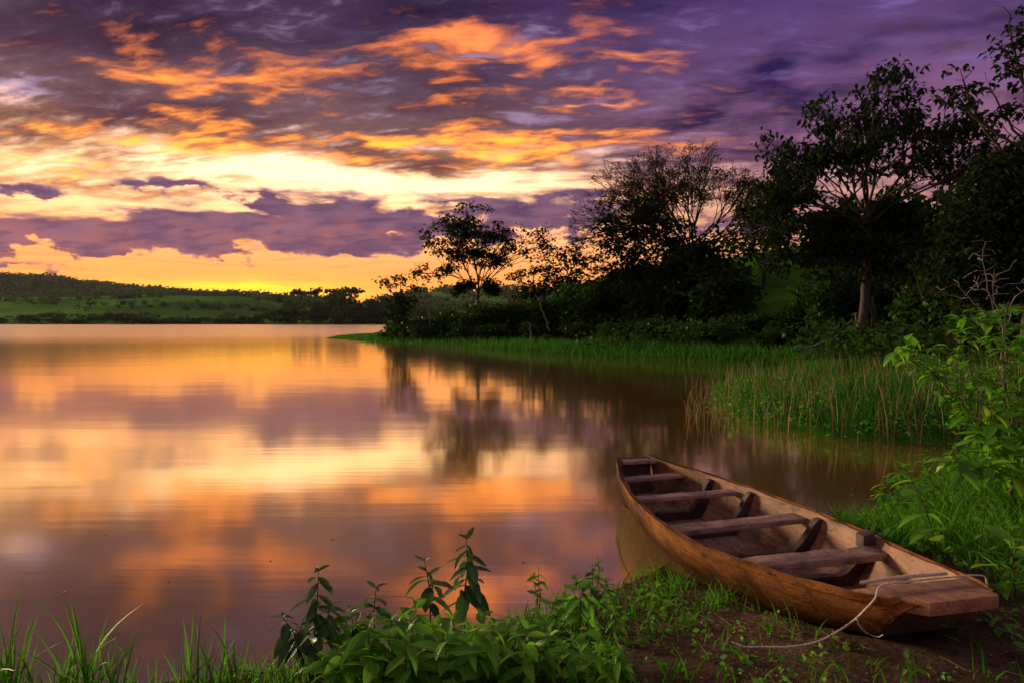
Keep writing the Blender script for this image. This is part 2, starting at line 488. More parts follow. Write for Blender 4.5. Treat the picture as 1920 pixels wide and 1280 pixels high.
def wood_mat(name, light, mid, dark, grey=0.25, axis=(1.2, 14, 14), greycol=(.23, .17, .19), shaded=False):
    m, nt, p, out = new_mat(name)
    v = coords(nt)
    wv = noise(nt, v, 2.3, 4, .55)
    g = noise(nt, scaled(nt, v, axis), 3.2, 7, .62, .6)
    blot = noise(nt, v, 4.5, 5, .6, .3)
    speck = noise(nt, scaled(nt, v, (.35, 1, 1)), 42.0, 3, .5)
    fibre = noise(nt, scaled(nt, v, tuple(q * 4.0 for q in axis)), 5.0, 3, .6)
    stain = noise(nt, scaled(nt, v, tuple(.35 + q * .10 for q in axis)), 3.0, 5, .65, .8)
    col = mix(nt, (g * .75 + fibre * .25).step(.34, .66), mid, light)
    col = mix(nt, (g * .5 + blot * .6).step(.52, .68) * .85, col, dark)
    col = mix(nt, stain.step(.46, .66) * .68, col, tuple(x * .9 for x in dark))
    col = mix(nt, wv.step(.40, .68) * grey, col, greycol)
    col = mix(nt, fibre.step(.58, .72) * .45, col, dark)
    col = mix(nt, speck.step(.62, .72) * .7, col, tuple(x * .35 for x in dark))
    if shaded:                                              # shade painted into the lower planks; stern darkened to dim its reflection
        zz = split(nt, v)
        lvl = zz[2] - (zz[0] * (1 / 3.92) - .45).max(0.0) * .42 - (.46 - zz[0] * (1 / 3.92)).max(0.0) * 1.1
        low_shade = 1 - (lvl + (stain - .5) * .30 + (g - .5) * .14).step(.02, .32)
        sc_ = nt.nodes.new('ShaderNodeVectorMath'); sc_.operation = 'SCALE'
        nt.links.new(col, sc_.inputs[0]); nt.links.new((1 - low_shade * .74).v, sc_.inputs['Scale'])
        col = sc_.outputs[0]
    nt.links.new(col, p.inputs['Base Color'])
    nt.links.new((g * .3 + .48).v, p.inputs['Roughness'])
    p.inputs['Specular IOR Level'].default_value = .05 if shaded else .22
    bump(nt, p, g * .5 + fibre * .35 + speck * .25, .9, .008)
    return m


M['hull'] = wood_mat('hull', (.44, .172, .052), (.195, .064, .019), (.036, .013, .007), .15, greycol=(.20, .11, .06), shaded=True)
M['inner'] = wood_mat('inner', (.44, .225, .115), (.21, .092, .044), (.050, .024, .015), .45, axis=(1.0, 9, 9), greycol=(.22, .13, .11))
M['thwart'] = wood_mat('thwart', (.50, .32, .225), (.22, .118, .078), (.035, .018, .013), .32, axis=(14, 1.0, 14), greycol=(.25, .165, .14))
M['rib'] = wood_mat('rib', (.11, .062, .042), (.05, .028, .020), (.018, .010, .008), .2, axis=(9, 1.5, 3))


def rope_mat():
    m, nt, p, out = new_mat('rope')
    n = noise(nt, coords(nt), 90.0, 3)
    nt.links.new(mix(nt, n.ramp(.3, .7, 0, 1), (.34, .26, .19), (.66, .56, .46)), p.inputs['Base Color'])
    p.inputs['Roughness'].default_value = .85
    return m


M['rope'] = rope_mat()


def ground_mat():
    m, nt, p, out = new_mat('ground')
    v = coords(nt)
    z1, far = attr(nt, 'grassy'), attr(nt, 'far')
    n1 = noise(nt, v, 3.0, 6, .6)
    n2 = noise(nt, v, 26.0, 5, .6)
    soil = mix(nt, n1.ramp(.3, .7, 0, 1), (.050, .029, .018), (.135, .080, .050))
    soil = mix(nt, n2.step(.52, .70) * .7, soil, (.028, .018, .012))
    soil = mix(nt, noise(nt, v, 9.0, 4, .6).step(.54, .68) * .5, soil, (.055, .070, .018))
    gr = mix(nt, n1.ramp(.3, .7, 0, 1), (.040, .130, .010), (.090, .210, .018))
    nf = noise(nt, v, .012, 6, .6)
    nf2 = noise(nt, v, .06, 4, .6)
    past = mix(nt, nf.ramp(.3, .7, 0, 1), (.075, .210, .022), (.160, .330, .046))
    past = mix(nt, nf2.step(.56, .70) * .5, past, (.05, .08, .03))
    past = mix(nt, noise(nt, v, .0055, 3, .5).step(.48, .58) * .6, past, (.030, .085, .016))
    col = mix(nt, z1, soil, gr)
    col = mix(nt, far, col, past)
    nt.links.new(col, p.inputs['Base Color'])
    p.inputs['Roughness'].default_value = 1.0; p.inputs['Specular IOR Level'].default_value = .0
    bump(nt, p, n2 * .6 + n1 * .4, 1.0, .06)
    return m


M['ground'] = ground_mat()


def water_mat():
    m, nt, p, out = new_mat('water')
    v = coords(nt)
    x, y, z = split(nt, v)
    dist = (x * x + y * y).pow(.5)
    # a light wind ruffles the open lake far out, the cove is glassy
    gust = noise(nt, scaled(nt, v, (.006, .03, 1)), 1.0, 3, .5)
    ruff = (dist + (gust - .5) * 46.0).step(54.0, 112.0)
    rip = noise(nt, scaled(nt, v, (.55, 7.0, 1)), 1.0, 3, .5)
    swell = noise(nt, scaled(nt, v, (.16, .5, 1)), 1.0, 2, .5)
    mud = mix(nt, noise(nt, v, .5, 3).ramp(.3, .7, 0, 1), (.23, .138, .030), (.30, .185, .045))
    d = nt.nodes.new('ShaderNodeBsdfDiffuse'); nt.links.new(mud, d.inputs[0])
    g = nt.nodes.new('ShaderNodeBsdfGlossy'); g.distribution = 'GGX'
    g.inputs['Color'].default_value = (1.0, .94, .72, 1)
    nt.links.new((ruff * .12 + dist.step(6.0, 50.0) * .02 + .085).v, g.inputs['Roughness'])
    b = nt.nodes.new('ShaderNodeBump'); b.inputs['Strength'].default_value = 1.0
    b.inputs['Distance'].default_value = 1.0
    nt.links.new((rip * .0006 + swell * .007).v, b.inputs['Height'])
    nt.links.new(b.outputs[0], g.inputs['Normal'])
    fr = nt.nodes.new('ShaderNodeFresnel'); fr.inputs['IOR'].default_value = 1.333
    ms = nt.nodes.new('ShaderNodeMixShader')
    nt.links.new(X(nt, fr.outputs[0]).pow(.22).min(.98).v, ms.inputs[0])
    nt.links.new(d.outputs[0], ms.inputs[1]); nt.links.new(g.outputs[0], ms.inputs[2])
    nt.links.new(ms.outputs[0], out.inputs[0])
    return m


M['water'] = water_mat()

# ------------------------------------------------------------------ the lie of the land
SHORE = [P(*q)[:2] for q in [(-700, 1330), (-100, 1296), (200, 1280), (420, 1266), (560, 1246), (700, 1222), (860, 1192), (1000, 1158),
                             (1110, 1122), (1180, 1090), (1262, 1050), (1330, 1015), (1440, 985), (1560, 985), (1630, 972), (1690, 930), (1740, 898),
                             (1785, 868), (1815, 850), (1775, 836), (1680, 830), (1560, 818), (1440, 800), (1375, 778), (1335, 748),
                             (1350, 724), (1420, 714), (1500, 707), (1570, 700), (1540, 692), (1400, 684), (1200, 673), (1000, 662), (880, 652),
                             (760, 644), (660, 638), (605, 634), (640, 630), (720, 625), (765, 621), (1000, 617)]]
SHORE += [np.array(q, float) for q in [(60, 190), (300, 330), (420, -50), (300, -220), (-300, -220), (-60, -6), (-9, 2.0)]]
SHORE = np.array(SHORE)


def shore_dist(p):
    """signed distance to the water's edge, positive on land"""
    p = np.atleast_2d(np.asarray(p, float))
    out = np.zeros(len(p))
    a, b = SHORE, np.roll(SHORE, -1, 0)
    e = b - a; el2 = (e ** 2).sum(1)
    for i in range(0, len(p), 8000):
        q = p[i:i + 8000, None, :]
        t = np.clip(((q - a) * e).sum(2) / el2, 0, 1)
        d = np.sqrt((((a + t[..., None] * e) - q) ** 2).sum(2)).min(1)
        c = ((a[:, 1] > q[..., 1]) != (b[:, 1] > q[..., 1])) & (q[..., 0] < a[:, 0] + (q[..., 1] - a[:, 1]) / np.where(e[:, 1] == 0, 1e-9, e[:, 1]) * e[:, 0])
        out[i:i + 8000] = np.where(c.sum(1) % 2 == 1, d, -d)
    return out


def lump(x, y, s, seed=0):
    """cheap smooth unevenness of wavelength s"""
    x, y = np.asarray(x) / s, np.asarray(y) / s
    return (np.sin(x * 5.1 + seed) * np.cos(y * 4.3 - seed * 1.7) + np.sin(x * 2.3 - y * 3.1 + seed * 2.1) + .6 * np.sin(x * 9.7 + y * 7.9 + seed)) / 2.6


def far_shore(x): return 452 + 10 * np.sin(np.asarray(x) * .021) + 6 * np.sin(np.asarray(x) * .057 + 1)


def ground_z(x, y, d=None):
    x, y = np.asarray(x, float), np.asarray(y, float)
    if d is None: d = shore_dist(np.stack([x.ravel(), y.ravel()], 1)).reshape(x.shape)
    A = np.interp(x, [-40, -10, -3, 12, 28, 45, 90], [1.8, 2.2, 2.8, 6.2, 8.2, 10, 14])
    land = .04 * np.clip(d, 0, .5) + .27 * smooth(d, 0, 1.7) + A * smooth(d, 2.0, 34) * smooth(y, 5, 22) + .025 * lump(x, y, .9) * smooth(d, .1, .8) \
        + .012 * lump(x, y, .27, 2) * smooth(d, .05, .4)
    land = np.where((y > 8.5) & (y < 26), np.minimum(land, .03 * np.clip(d, 0, .5) + .09 * np.maximum(d, 0) + np.maximum(0, x - 9) * .25), land)
    bed = np.maximum(-1.6, -.17 * np.abs(d))
    # the boat lies in the dent its own weight pressed into the mud
    bs = ((x - 1.3106) * .2172 - (y - 6.8865) * .9761) / 3.92
    bo = np.abs((x - 1.3106) * .9761 + (y - 6.8865) * .2172)
    keel = np.interp(bs, [0, .1, .3, .5, .6, .7, .8, .87, .93, 1.0], [.07, 0, -.03, 0, .04, .085, .15, .205, .275, .34]) - .03
    half = np.interp(bs, [-.02, .0, .1, .2, .35, .5, .6, .7, .8, .87, .93, .97], [0, .14, .21, .30, .38, .42, .42, .39, .34, .28, .21, 0])
    inside = (bs > -.02) & (bs < .97)
    land = np.where(inside, np.minimum(land, keel + np.maximum(0, bo - half - .05) * .9), land)
    z = np.where(d > 0, land, bed)
    u = x / np.maximum(y, 1) * 1200 + 960
    c1 = np.interp(u, [-800, 0, 150, 300, 450, 560, 700, 1200, 2600], [44, 40, 43, 45, 40, 22, 14, 8, 8])
    c2 = np.interp(u, [-800, -200, 0, 100, 200, 300, 400, 480, 560, 700, 800, 900, 2600], [96, 88, 80, 73, 60, 50, 45, 44, 36, 36, 55, 58, 60])
    fs = far_shore(x)
    r = y - fs
    f1 = c1 * 850 / 1200 + 4; f2 = c1 * .9 * 1000 / 1200; f3 = c2 * 1500 / 1200
    zf = np.where(r < 400, .6 + f1 * smooth(r, 0, 420) ** .8,
                  np.where(r < 560, f1 + (f2 - f1) * (r - 400) / 160, f2 + (f3 - f2) * smooth(r, 560, 1060)))
    zf = zf * (1 - .5 * smooth(r, 1150, 2200)) + lump(x, y, 260, 1) * 3 * smooth(r, 30, 300)
    far_side = (r > 0) & (d <= 0)
    return np.where(far_side, np.maximum(zf, .3), z)


def gz(x, y): return float(ground_z(np.array([x]), np.array([y]))[0])


def build_ground():
    az = np.radians(np.concatenate([np.linspace(-180, -64, 24)[:-1], np.linspace(-64, 64, 330), np.linspace(64, 180, 24)[1:]]))
    rr = np.concatenate([[.35], np.geomspace(.8, 2400, 300)])
    A, Rr = np.meshgrid(az, rr)
    x, y = np.sin(A) * Rr, np.cos(A) * Rr
    d = shore_dist(np.stack([x.ravel(), y.ravel()], 1)).reshape(x.shape)
    z = ground_z(x, y, d)
    n, k = x.shape
    i, j = np.meshgrid(np.arange(n - 1), np.arange(k - 1), indexing='ij')
    F = np.stack([i * k + j, i * k + j + 1, (i + 1) * k + j + 1, (i + 1) * k + j], -1).reshape(-1, 4)
    far = smooth(y, 430, 450) * (y > 0)
    grassy = np.maximum(smooth(y, 7.5, 9.5), smooth(x, 4.2, 5.6) * .6)
    me = mesh_np('ground', np.stack([x, y, z], -1), F, M['ground'],
                 {'grassy': np.clip(grassy, 0, 1).ravel(), 'far': far.ravel()}, True)
    return tag(obj('ground', me), kind='structure')


build_ground()


def build_water():
    az = np.radians(np.linspace(-180, 180, 97)); rr = np.array([.2, 1, 3, 8, 20, 60, 150, 400, 900, 1600])
    A, Rr = np.meshgrid(az, rr); x, y = np.sin(A) * Rr, np.cos(A) * Rr
    n, k = x.shape
    i, j = np.meshgrid(np.arange(n - 1), np.arange(k - 1), indexing='ij')
    F = np.stack([i * k + j, i * k + j + 1, (i + 1) * k + j + 1, (i + 1) * k + j], -1).reshape(-1, 4)
    tag(obj('water', mesh_np('water', np.stack([x, y, np.zeros_like(x)], -1), F, M['water'], None, True)), kind='structure')


build_water()
# ------------------------------------------------------------------ the wooden boat
BOAT_L = 3.92
BOAT_AX = np.array([0.2172, -0.9761])
BOAT_O = np.array([1.3106, 6.8865])
_S = [0, .1, .2, .33, .45, .55, .62, .7, .8, .88, .94, 1.0]
def b_w(s): return np.interp(s, _S, [.19, .315, .455, .575, .635, .66, .655, .615, .52, .44, .375, .225])         # half beam at the gunwale
def b_c(s): return np.interp(s, [0, .1, .2, .35, .5, .6, .7, .8, .87, .93, 1], [.14, .21, .30, .38, .42, .42, .39, .34, .28, .21, .17])  # half width of the bottom
def b_zg(s): return .40 + .16 * np.maximum(0, (np.asarray(s) - .5) / .5) ** 2 + .045 * np.maximum(0, (.5 - np.asarray(s)) / .5) ** 2
def b_zc(s): return np.interp(s, [0, .1, .3, .5, .6, .7, .8, .87, .93, 1], [.07, .0, -.03, .0, .04, .085, .15, .205, .275, .34])


def b_pt(q, t, side, inset=0.0):
    """point on a side: q along the boat, t from chine to gunwale"""
    q, t = np.asarray(q, float), np.asarray(t, float)
    s = (1 - t) * (.03 + .905 * q) + t * q
    y = b_c(s) + (b_w(s) - b_c(s)) * t ** .92 + .030 * np.sin(math.pi * np.clip(t, 0, 1)) - inset
    z = b_zc(s) + (b_zg(s) - b_zc(s)) * t
    return np.stack(np.broadcast_arrays(s * BOAT_L, side * y, z), -1)


def b_inner_y(s, z, inset=.03):
    zc, zg = b_zc(s), b_zg(s)
    t = np.clip((z - zc) / (zg - zc), 0, 1)
    return b_c(s) + (b_w(s) - b_c(s)) * t ** .92 + .03 * np.sin(math.pi * t) - inset


def solid(name, out, inn, mat, parent, attrs=None):
    """closed slab between two grids of points (n,k,3)"""
    n, k = out.shape[:2]
    V = np.concatenate([out.reshape(-1, 3), inn.reshape(-1, 3)]); o = n * k
    i, j = np.meshgrid(np.arange(n - 1), np.arange(k - 1), indexing='ij')
    q = np.stack([i * k + j, i * k + j + 1, (i + 1) * k + j + 1, (i + 1) * k + j], -1).reshape(-1, 4)
    F = [q, q[:, ::-1] + o]
    ring = np.concatenate([np.arange(k), np.arange(1, n) * k + k - 1, (n - 1) * k + np.arange(k - 2, -1, -1), np.arange(n - 2, 0, -1) * k])
    r2 = np.roll(ring, -1)
    F.append(np.stack([r2, ring, ring + o, r2 + o], -1))
    me = mesh_np(name, V, np.concatenate(F), mat)
    bm = bmesh.new(); bm.from_mesh(me); bmesh.ops.recalc_face_normals(bm, faces=bm.faces)
    for f in bm.faces: f.smooth = True
    for e in bm.edges:
        if len(e.link_faces) == 2 and e.calc_face_angle(0) > .6: e.smooth = False
    bm.to_mesh(me); bm.free()
    return obj(name, me, parent)


def plank(name, corners, thick, mat, parent, bev=.006, jag=0.0, seed=0):
    """a sawn board: four top corners, thickness downwards, worn edges"""
    r = random.Random(seed)
    c = [Vector(p) for p in corners]
    bm = bmesh.new(); N = 10
    top, bot = [], []
    for i in range(N + 1):
        t = i / N
        a, b = c[0].lerp(c[1], t), c[3].lerp(c[2], t)
        da, db = (b - a).normalized() * r.uniform(-1, 1) * jag, (b - a).normalized() * r.uniform(-1, 1) * jag
        dz = Vector((0, 0, r.uniform(-1, 1) * jag * .4))
        top.append((bm.verts.new(a + da + dz), bm.verts.new(b + db + dz)))
        bot.append((bm.verts.new(a + da + dz - Vector((0, 0, thick))), bm.verts.new(b + db + dz - Vector((0, 0, thick)))))
    for i in range(N):
        for f in ((top[i][0], top[i + 1][0], top[i + 1][1], top[i][1]), (bot[i][0], bot[i][1], bot[i + 1][1], bot[i + 1][0]),
                  (top[i][0], bot[i][0], bot[i + 1][0], top[i + 1][0]), (top[i][1], top[i + 1][1], bot[i + 1][1], bot[i][1])): bm.faces.new(f)
    bm.faces.new((top[0][0], top[0][1], bot[0][1], bot[0][0])); bm.faces.new((top[N][1], top[N][0], bot[N][0], bot[N][1]))
    bmesh.ops.recalc_face_normals(bm, faces=bm.faces)
    es = [e for e in bm.edges if e.calc_face_angle(0) > .9]
    bmesh.ops.bevel(bm, geom=es, offset=bev, segments=2, affect='EDGES', profile=.6)
    for f in bm.faces: f.smooth = True
    for e in bm.edges:
        if len(e.link_faces) == 2 and e.calc_face_angle(0) > .7: e.smooth = False
    me = bpy.data.meshes.new(name); bm.to_mesh(me); bm.free(); me.materials.append(mat)
    return obj(name, me, parent)


def nail_mesh():
    a = np.arange(8) * math.pi / 4
    V = np.concatenate([np.stack([np.cos(a) * .0065, np.sin(a) * .0065, 0 * a], 1), np.stack([np.cos(a) * .005, np.sin(a) * .005, 0 * a + .0025], 1), [[0, 0, .0032]]])
    q = np.array([[i, (i + 1) % 8, 8 + (i + 1) % 8, 8 + i] for i in range(8)]); t = np.array([[8 + i, 8 + (i + 1) % 8, 16] for i in range(8)])
    return mesh_np('nail', V, [q, t], M['rib'], None, True)


NAIL = nail_mesh()


def build_boat():
    root = empty('rowing_boat', (BOAT_O[0], BOAT_O[1], 0), math.atan2(BOAT_AX[1], BOAT_AX[0]))
    tag(root, 'weathered brown wooden boat with plank seats pulled up on the bank', 'boat')
    r = np.random.default_rng(3)
    q = np.linspace(0, 1, 45); t = np.linspace(0, 1, 9)
    Q, T = np.meshgrid(q, t, indexing='ij')
    for side in (-1, 1):
        wob = .004 * np.sin(Q * 37 + side) + .003 * np.sin(Q * 71 + 2)
        o_ = b_pt(Q, T, side); i_ = b_pt(Q, T, side, .028)
        o_[..., 2] += wob * T; i_[..., 2] += wob * T
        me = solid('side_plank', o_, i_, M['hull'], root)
        me.data.materials.append(M['inner'])
        ncell = 44 * 8
        mi = np.zeros(len(me.data.polygons), np.int32)
        ctr = np.zeros(len(me.data.polygons) * 3); me.data.polygons.foreach_get('center', ctr); ctr = ctr.reshape(-1, 3)
        nor = np.zeros(len(me.data.polygons) * 3); me.data.polygons.foreach_get('normal', nor); nor = nor.reshape(-1, 3)
        mi[(nor[:, 1] * side < -.2)] = 1
        me.data.polygons.foreach_set('material_index', mi)
        # rubbing strip along the top of the side
        tt = np.linspace(.86, 1.015, 3); Q2, T2 = np.meshgrid(np.linspace(.02, .985, 45), tt, indexing='ij')
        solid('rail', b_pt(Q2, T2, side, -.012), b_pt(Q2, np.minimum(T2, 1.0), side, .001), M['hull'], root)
    # bottom boards with open seams
    for k in range(3):
        s = np.linspace(.035, .93, 40); e = np.linspace(-1 + 2 * k / 3 + .012, -1 + 2 * (k + 1) / 3 - .012, 4)
        Sg, E = np.meshgrid(s, e, indexing='ij')
        top = np.stack([Sg * BOAT_L, E * (b_c(Sg) - .012), b_zc(Sg) + .032 + .006 * np.abs(E)], -1)
        bot = top.copy(); bot[..., 2] -= .036
        solid('bottom_plank', top, bot, M['inner'], root)
    # raked ends
    def end(name, s0, s1, z0, z1, th, w0, w1):
        u = np.linspace(0, 1, 5); v = np.linspace(-1, 1, 7)
        U, V_ = np.meshgrid(u, v, indexing='ij')
        s = s0 + (s1 - s0) * U; w = w0 + (w1 - w0) * U
        a = np.stack([s * BOAT_L, V_ * w, z0 + (z1 - z0) * U], -1)
        d = np.array([math.copysign(th, s0 - s1) if True else 0, 0, 0])
        return solid(name, a, a + d, M['rib'], root)
    end('stern_board', .030, .002, float(b_zc(.03)) - .01, float(b_zg(0)) - .004, .03, float(b_c(.03)) - .002, float(b_w(0)) - .010)
    end('bow_board', .937, 1.001, float(b_zc(.935)) - .004, float(b_zg(1.0)) - .010, .03, float(b_c(.935)) + .001, float(b_w(1.0)) + .001)  # dark wood paints in the shade on this overhanging face
    # bow deck and stern seat
    zb = float(b_zg(.97))
    dk = plank('bow_deck', [(.926 * BOAT_L, -float(b_w(.926)) + .030, float(b_zg(.926)) + .004), (.926 * BOAT_L, float(b_w(.926)) - .030, float(b_zg(.926)) + .004),
                            (1.010 * BOAT_L, float(b_w(1.0)) - .026, float(b_zg(1.0)) + .016), (1.010 * BOAT_L, -float(b_w(1.0)) + .026, float(b_zg(1.0)) + .016)], .068, M['inner'], root, .007, .004, 4)
    plank('stern_seat', [(.006 * BOAT_L, -.165, .434), (.006 * BOAT_L, .165, .434), (.045 * BOAT_L, .195, .430), (.045 * BOAT_L, -.195, .430)], .03, M['thwart'], root, .005, .002, 5)
    # thwarts
    for i, (s, z, w, th, sk) in enumerate([(.128, .352, .13, .030, -.02), (.298, .345, .12, .034, .0), (.508, .345, .155, .042, -.03), (.728, .385, .165, .046, .0)]):
        ds = w / BOAT_L / 2
        c = []
        for a, side in ((-1, -1), (-1, 1), (1, 1), (1, -1)):
            ss = s + a * ds + side * sk / BOAT_L
            c.append((ss * BOAT_L, side * (float(b_inner_y(ss, z)) - .006), z + .004 * side))
        tw = plank('thwart', c, th, M['thwart'], root, .006, .005 if i != 3 else .009, 10 + i)
        for side in (-1, 1):                             # two nails at either end
            for a in (-.5, .5):
                y = side * (float(b_inner_y(s, z)) - .05)
                n_ = obj('nail', NAIL, tw); n_.location = ((s + side * sk / BOAT_L) * BOAT_L + a * ds * BOAT_L, y, z + .0035 + .004 * side)
    # ribs: curved knees that follow the inside of the hull
    for s, tl, tr in ((.222, .90, .93), (.350, .88, .95), (.552, .90, .95), (.700, .93, 1.0)):
        path = []
        for side, tt in ((-1, tl), (1, tr)):
            seg = []
            for t in np.linspace(tt, .0, 9):
                z = float(b_zc(s)) + (float(b_zg(s)) - float(b_zc(s))) * t
                y = float(b_inner_y(s, z, .026))
                dep = .066 + .085 * math.exp(-((t - .12) / .45) ** 2)
                if t == tt: dep *= .62
                seg.append(((side * y, max(z, float(b_zc(s)) + .03)), (side * (y - dep), max(z + .0, float(b_zc(s)) + .085 + .03 * (1 - t)))))
            path.append(seg)
        pts = path[0] + path[1][::-1]
        h = .028
        o_ = np.array([[(s * BOAT_L - h, a[0], a[1]), (s * BOAT_L + h, a[0], a[1])] for a, b in pts])
        i_ = np.array([[(s * BOAT_L - h, b[0], b[1]), (s * BOAT_L + h, b[0], b[1])] for a, b in pts])
        solid('rib', o_, i_, M['rib'], root)
    # block standing on the nearest seat against the side
    y = float(b_inner_y(.708, .42))
    plank('knee_block', [(.688 * BOAT_L, y - .10, .455), (.688 * BOAT_L, y - .008, .478), (.708 * BOAT_L, y - .012, .470), (.708 * BOAT_L, y - .10, .450)], .085, M['rib'], root, .008, .003, 30)
    return root


build_boat()


def boat_pt(s, y, z):
    ay = np.array([-BOAT_AX[1], BOAT_AX[0]])
    p = BOAT_O + BOAT_AX * s * BOAT_L + ay * y
    return np.array([p[0], p[1], z])


def spline(pts, n):
    """Catmull-Rom through pts"""
    p = np.asarray(pts, float); p = np.concatenate([[2 * p[0] - p[1]], p, [2 * p[-1] - p[-2]]])
    out = []
    for u in np.linspace(0, len(p) - 3 - 1e-6, n):
        i = int(u); t = u - i; a, b, c, d = p[i:i + 4]
        out.append(.5 * ((2 * b) + (c - a) * t + (2 * a - 5 * b + 4 * c - d) * t ** 2 + (3 * b - a - 3 * c + d) * t ** 3))
    return np.array(out)


def twisted(name, pts, rad, n, parent=None):
    c = spline(pts, n); tan = unit(np.gradient(c, axis=0))
    parts = []
    for k in range(3):
        ph = np.arange(n) * (1.15) + k * 2 * math.pi / 3
        u = unit(np.cross(tan, np.array([.3, .2, .93]))); v = np.cross(tan, u)
        parts.append(tube(c + (np.cos(ph)[:, None] * u + np.sin(ph)[:, None] * v) * rad * .52, rad * .62, 5))
    V, F, rd = merge(parts)
    return obj(name, mesh_np(name, V, F, M['rope'], None, True), parent)


def build_rope():
    root = empty('mooring_rope', tuple(boat_pt(.955, -.36, .52)))
    tag(root, 'thin pale rope tied across the bow and trailing onto the mud', 'rope')
    inv = np.array(root.location)
    zb = float(b_zg(.97))
    g = lambda px, py, z: P(px, py, z)
    yl = float(b_w(.945)) + .016
    over = [boat_pt(.955, yl, zb - .02), boat_pt(.953, yl - .03, zb + .030), boat_pt(.948, .15, zb + .030), boat_pt(.948, -.1, zb + .030),
            boat_pt(.952, -.26, zb + .032), boat_pt(.960, -float(b_w(.960)) + .006, zb + .018)]
    hang = [boat_pt(.962, -float(b_w(.962)) - .018, zb - .012)]
    def on_hull(px, py, gap):
        """where the line of sight meets the near side of the boat, a little outside it"""
        for z in np.linspace(.58, .15, 87):
            p = P(px, py, z); s_ = np.dot(p[:2] - BOAT_O, BOAT_AX) / BOAT_L
            off = -np.dot(p[:2] - BOAT_O, np.array([-BOAT_AX[1], BOAT_AX[0]]))
            if off < float(b_inner_y(min(s_, 1), z, -gap)): return p
        return p
    lay = [on_hull(1620, 1144, .024), on_hull(1600, 1163, .036), P(1572, 1182, .345), P(1530, 1203, .30), P(1475, 1212, .282)]
    tail = [P(1430, 1212, .27), P(1398, 1212, .27), P(1372, 1203, .27)]
    line = twisted('line', [p - inv for p in over + hang + lay + tail], .0048, 420, root)
    knot = [boat_pt(.955 + .004 * math.cos(a), -.30 - .03 * math.cos(a * 2), zb + .036 + .012 * math.sin(a)) for a in np.linspace(0, 9, 14)]
    bar = [boat_pt(.936, -.33, zb + .026), boat_pt(.935, -.1, zb + .032), boat_pt(.935, .2, zb + .028)]
    twisted('lashing', [p - inv for p in bar], .009, 120, root)
    loose = [on_hull(1606, 1154, .03), on_hull(1611, 1170, .03), on_hull(1626, 1186, .03), on_hull(1646, 1193, .03), on_hull(1656, 1189, .03)]
    twisted('loose_end', [p - inv for p in loose], .0032, 110, line)


build_rope()
# ------------------------------------------------------------------ trees
def grow(att, start, par0, step, infl, kill, iters, r, up=0.0):
    """space colonisation: limbs grow towards the points of the crown"""
    nodes = [np.array(p, float) for p in start]; par = list(par0)
    N = np.array(nodes)
    att = np.array(att)
    d = np.linalg.norm(att[:, None] - N[None], axis=2); near = d.argmin(1); nd = d.min(1)
    alive = np.ones(len(att), bool)
    for _ in range(iters):
        m = alive & (nd < infl)
        if not m.any():
            if not alive.any(): break
            infl *= 1.4
            if infl > 60: break
            continue
        ids = near[m]; v = unit(att[m] - N[ids])
        acc = np.zeros((len(N), 3)); np.add.at(acc, ids, v)
        src = np.unique(ids)
        dirs = unit(unit(acc[src]) + r.normal(0, .16, (len(src), 3)) + np.array([0, 0, up]))
        new = N[src] + dirs * step
        base = len(N)
        # no node twice in the same place
        dd = np.linalg.norm(new[:, None] - N[None], axis=2).min(1) > step * .35
        new, src = new[dd], src[dd]
        if not len(new):
            alive[m] = False; continue
        N = np.concatenate([N, new]); par += list(src)
        d2 = np.linalg.norm(att[:, None] - new[None], axis=2)
        k = d2.argmin(1); dm = d2.min(1)
        b = dm < nd; near[b] = base + k[b]; nd[b] = dm[b]
        alive &= nd > kill
    return N, np.array(par)


def skeleton(N, par, tip, base_r, power=2.3):
    """radius of every node, and the chains of nodes that make limbs"""
    n = len(N); ch = [[] for _ in range(n)]
    for i, p in enumerate(par):
        if p >= 0: ch[p].append(i)
    rad = np.zeros(n)
    for i in range(n - 1, -1, -1):
        rad[i] = tip if not ch[i] else sum(rad[c] ** power for c in ch[i]) ** (1 / power)
    k = base_r / rad[0]
    rad = tip + (rad - tip) * max(.05, (base_r - tip) / max(rad[0] - tip, 1e-6))
    chains, stack = [], [(0, -1)]
    while stack:
        i, p = stack.pop()
        c = [p] if p >= 0 else []
        c.append(i)
        while ch[i]:
            o = sorted(ch[i], key=lambda q: -rad[q])
            for q in o[1:]: stack.append((q, i))
            i = o[0]; c.append(i)
        chains.append(c)
    return rad, chains, ch


def limbs_mesh(name, N, rad, chains, mat, minsides=3):
    parts = []
    for c in chains:
        if len(c) < 2: continue
        rr = rad[c].copy()
        if c[0] != 0: rr[0] = rr[1]
        parts.append(tube(N[c], rr, 8 if rr[0] > .08 else (5 if rr[0] > .03 else minsides)))
    V, F, rd = merge(parts)
    return mesh_np(name, V, F, mat, None, True)


def ell_points(ells, n, r, shell=.35):
    """points in a union of ellipsoids (centre, radii), denser towards the top"""
    vol = np.array([e[1][0] * e[1][1] * e[1][2] for e in ells]) ** .75; vol /= vol.sum()
    out = []
    for (c, q), f in zip(ells, vol):
        k = max(4, int(n * f)); v = unit(r.normal(0, 1, (k, 3))) * (r.random((k, 1)) ** shell)
        out.append(np.array(c) + v * np.array(q))
    return np.concatenate(out)


def px_ells(rows, depth, flat=1.0):
    """crown lobes given as (px, py, rx, ry[, ddepth]) at a distance"""
    out = []
    for q in rows:
        dd = depth + (q[4] if len(q) > 4 else 0)
        c = PD(q[0], q[1], dd); k = dd / F_PX
        out.append((c, (q[2] * k, q[2] * k * flat, q[3] * k)))
    return out


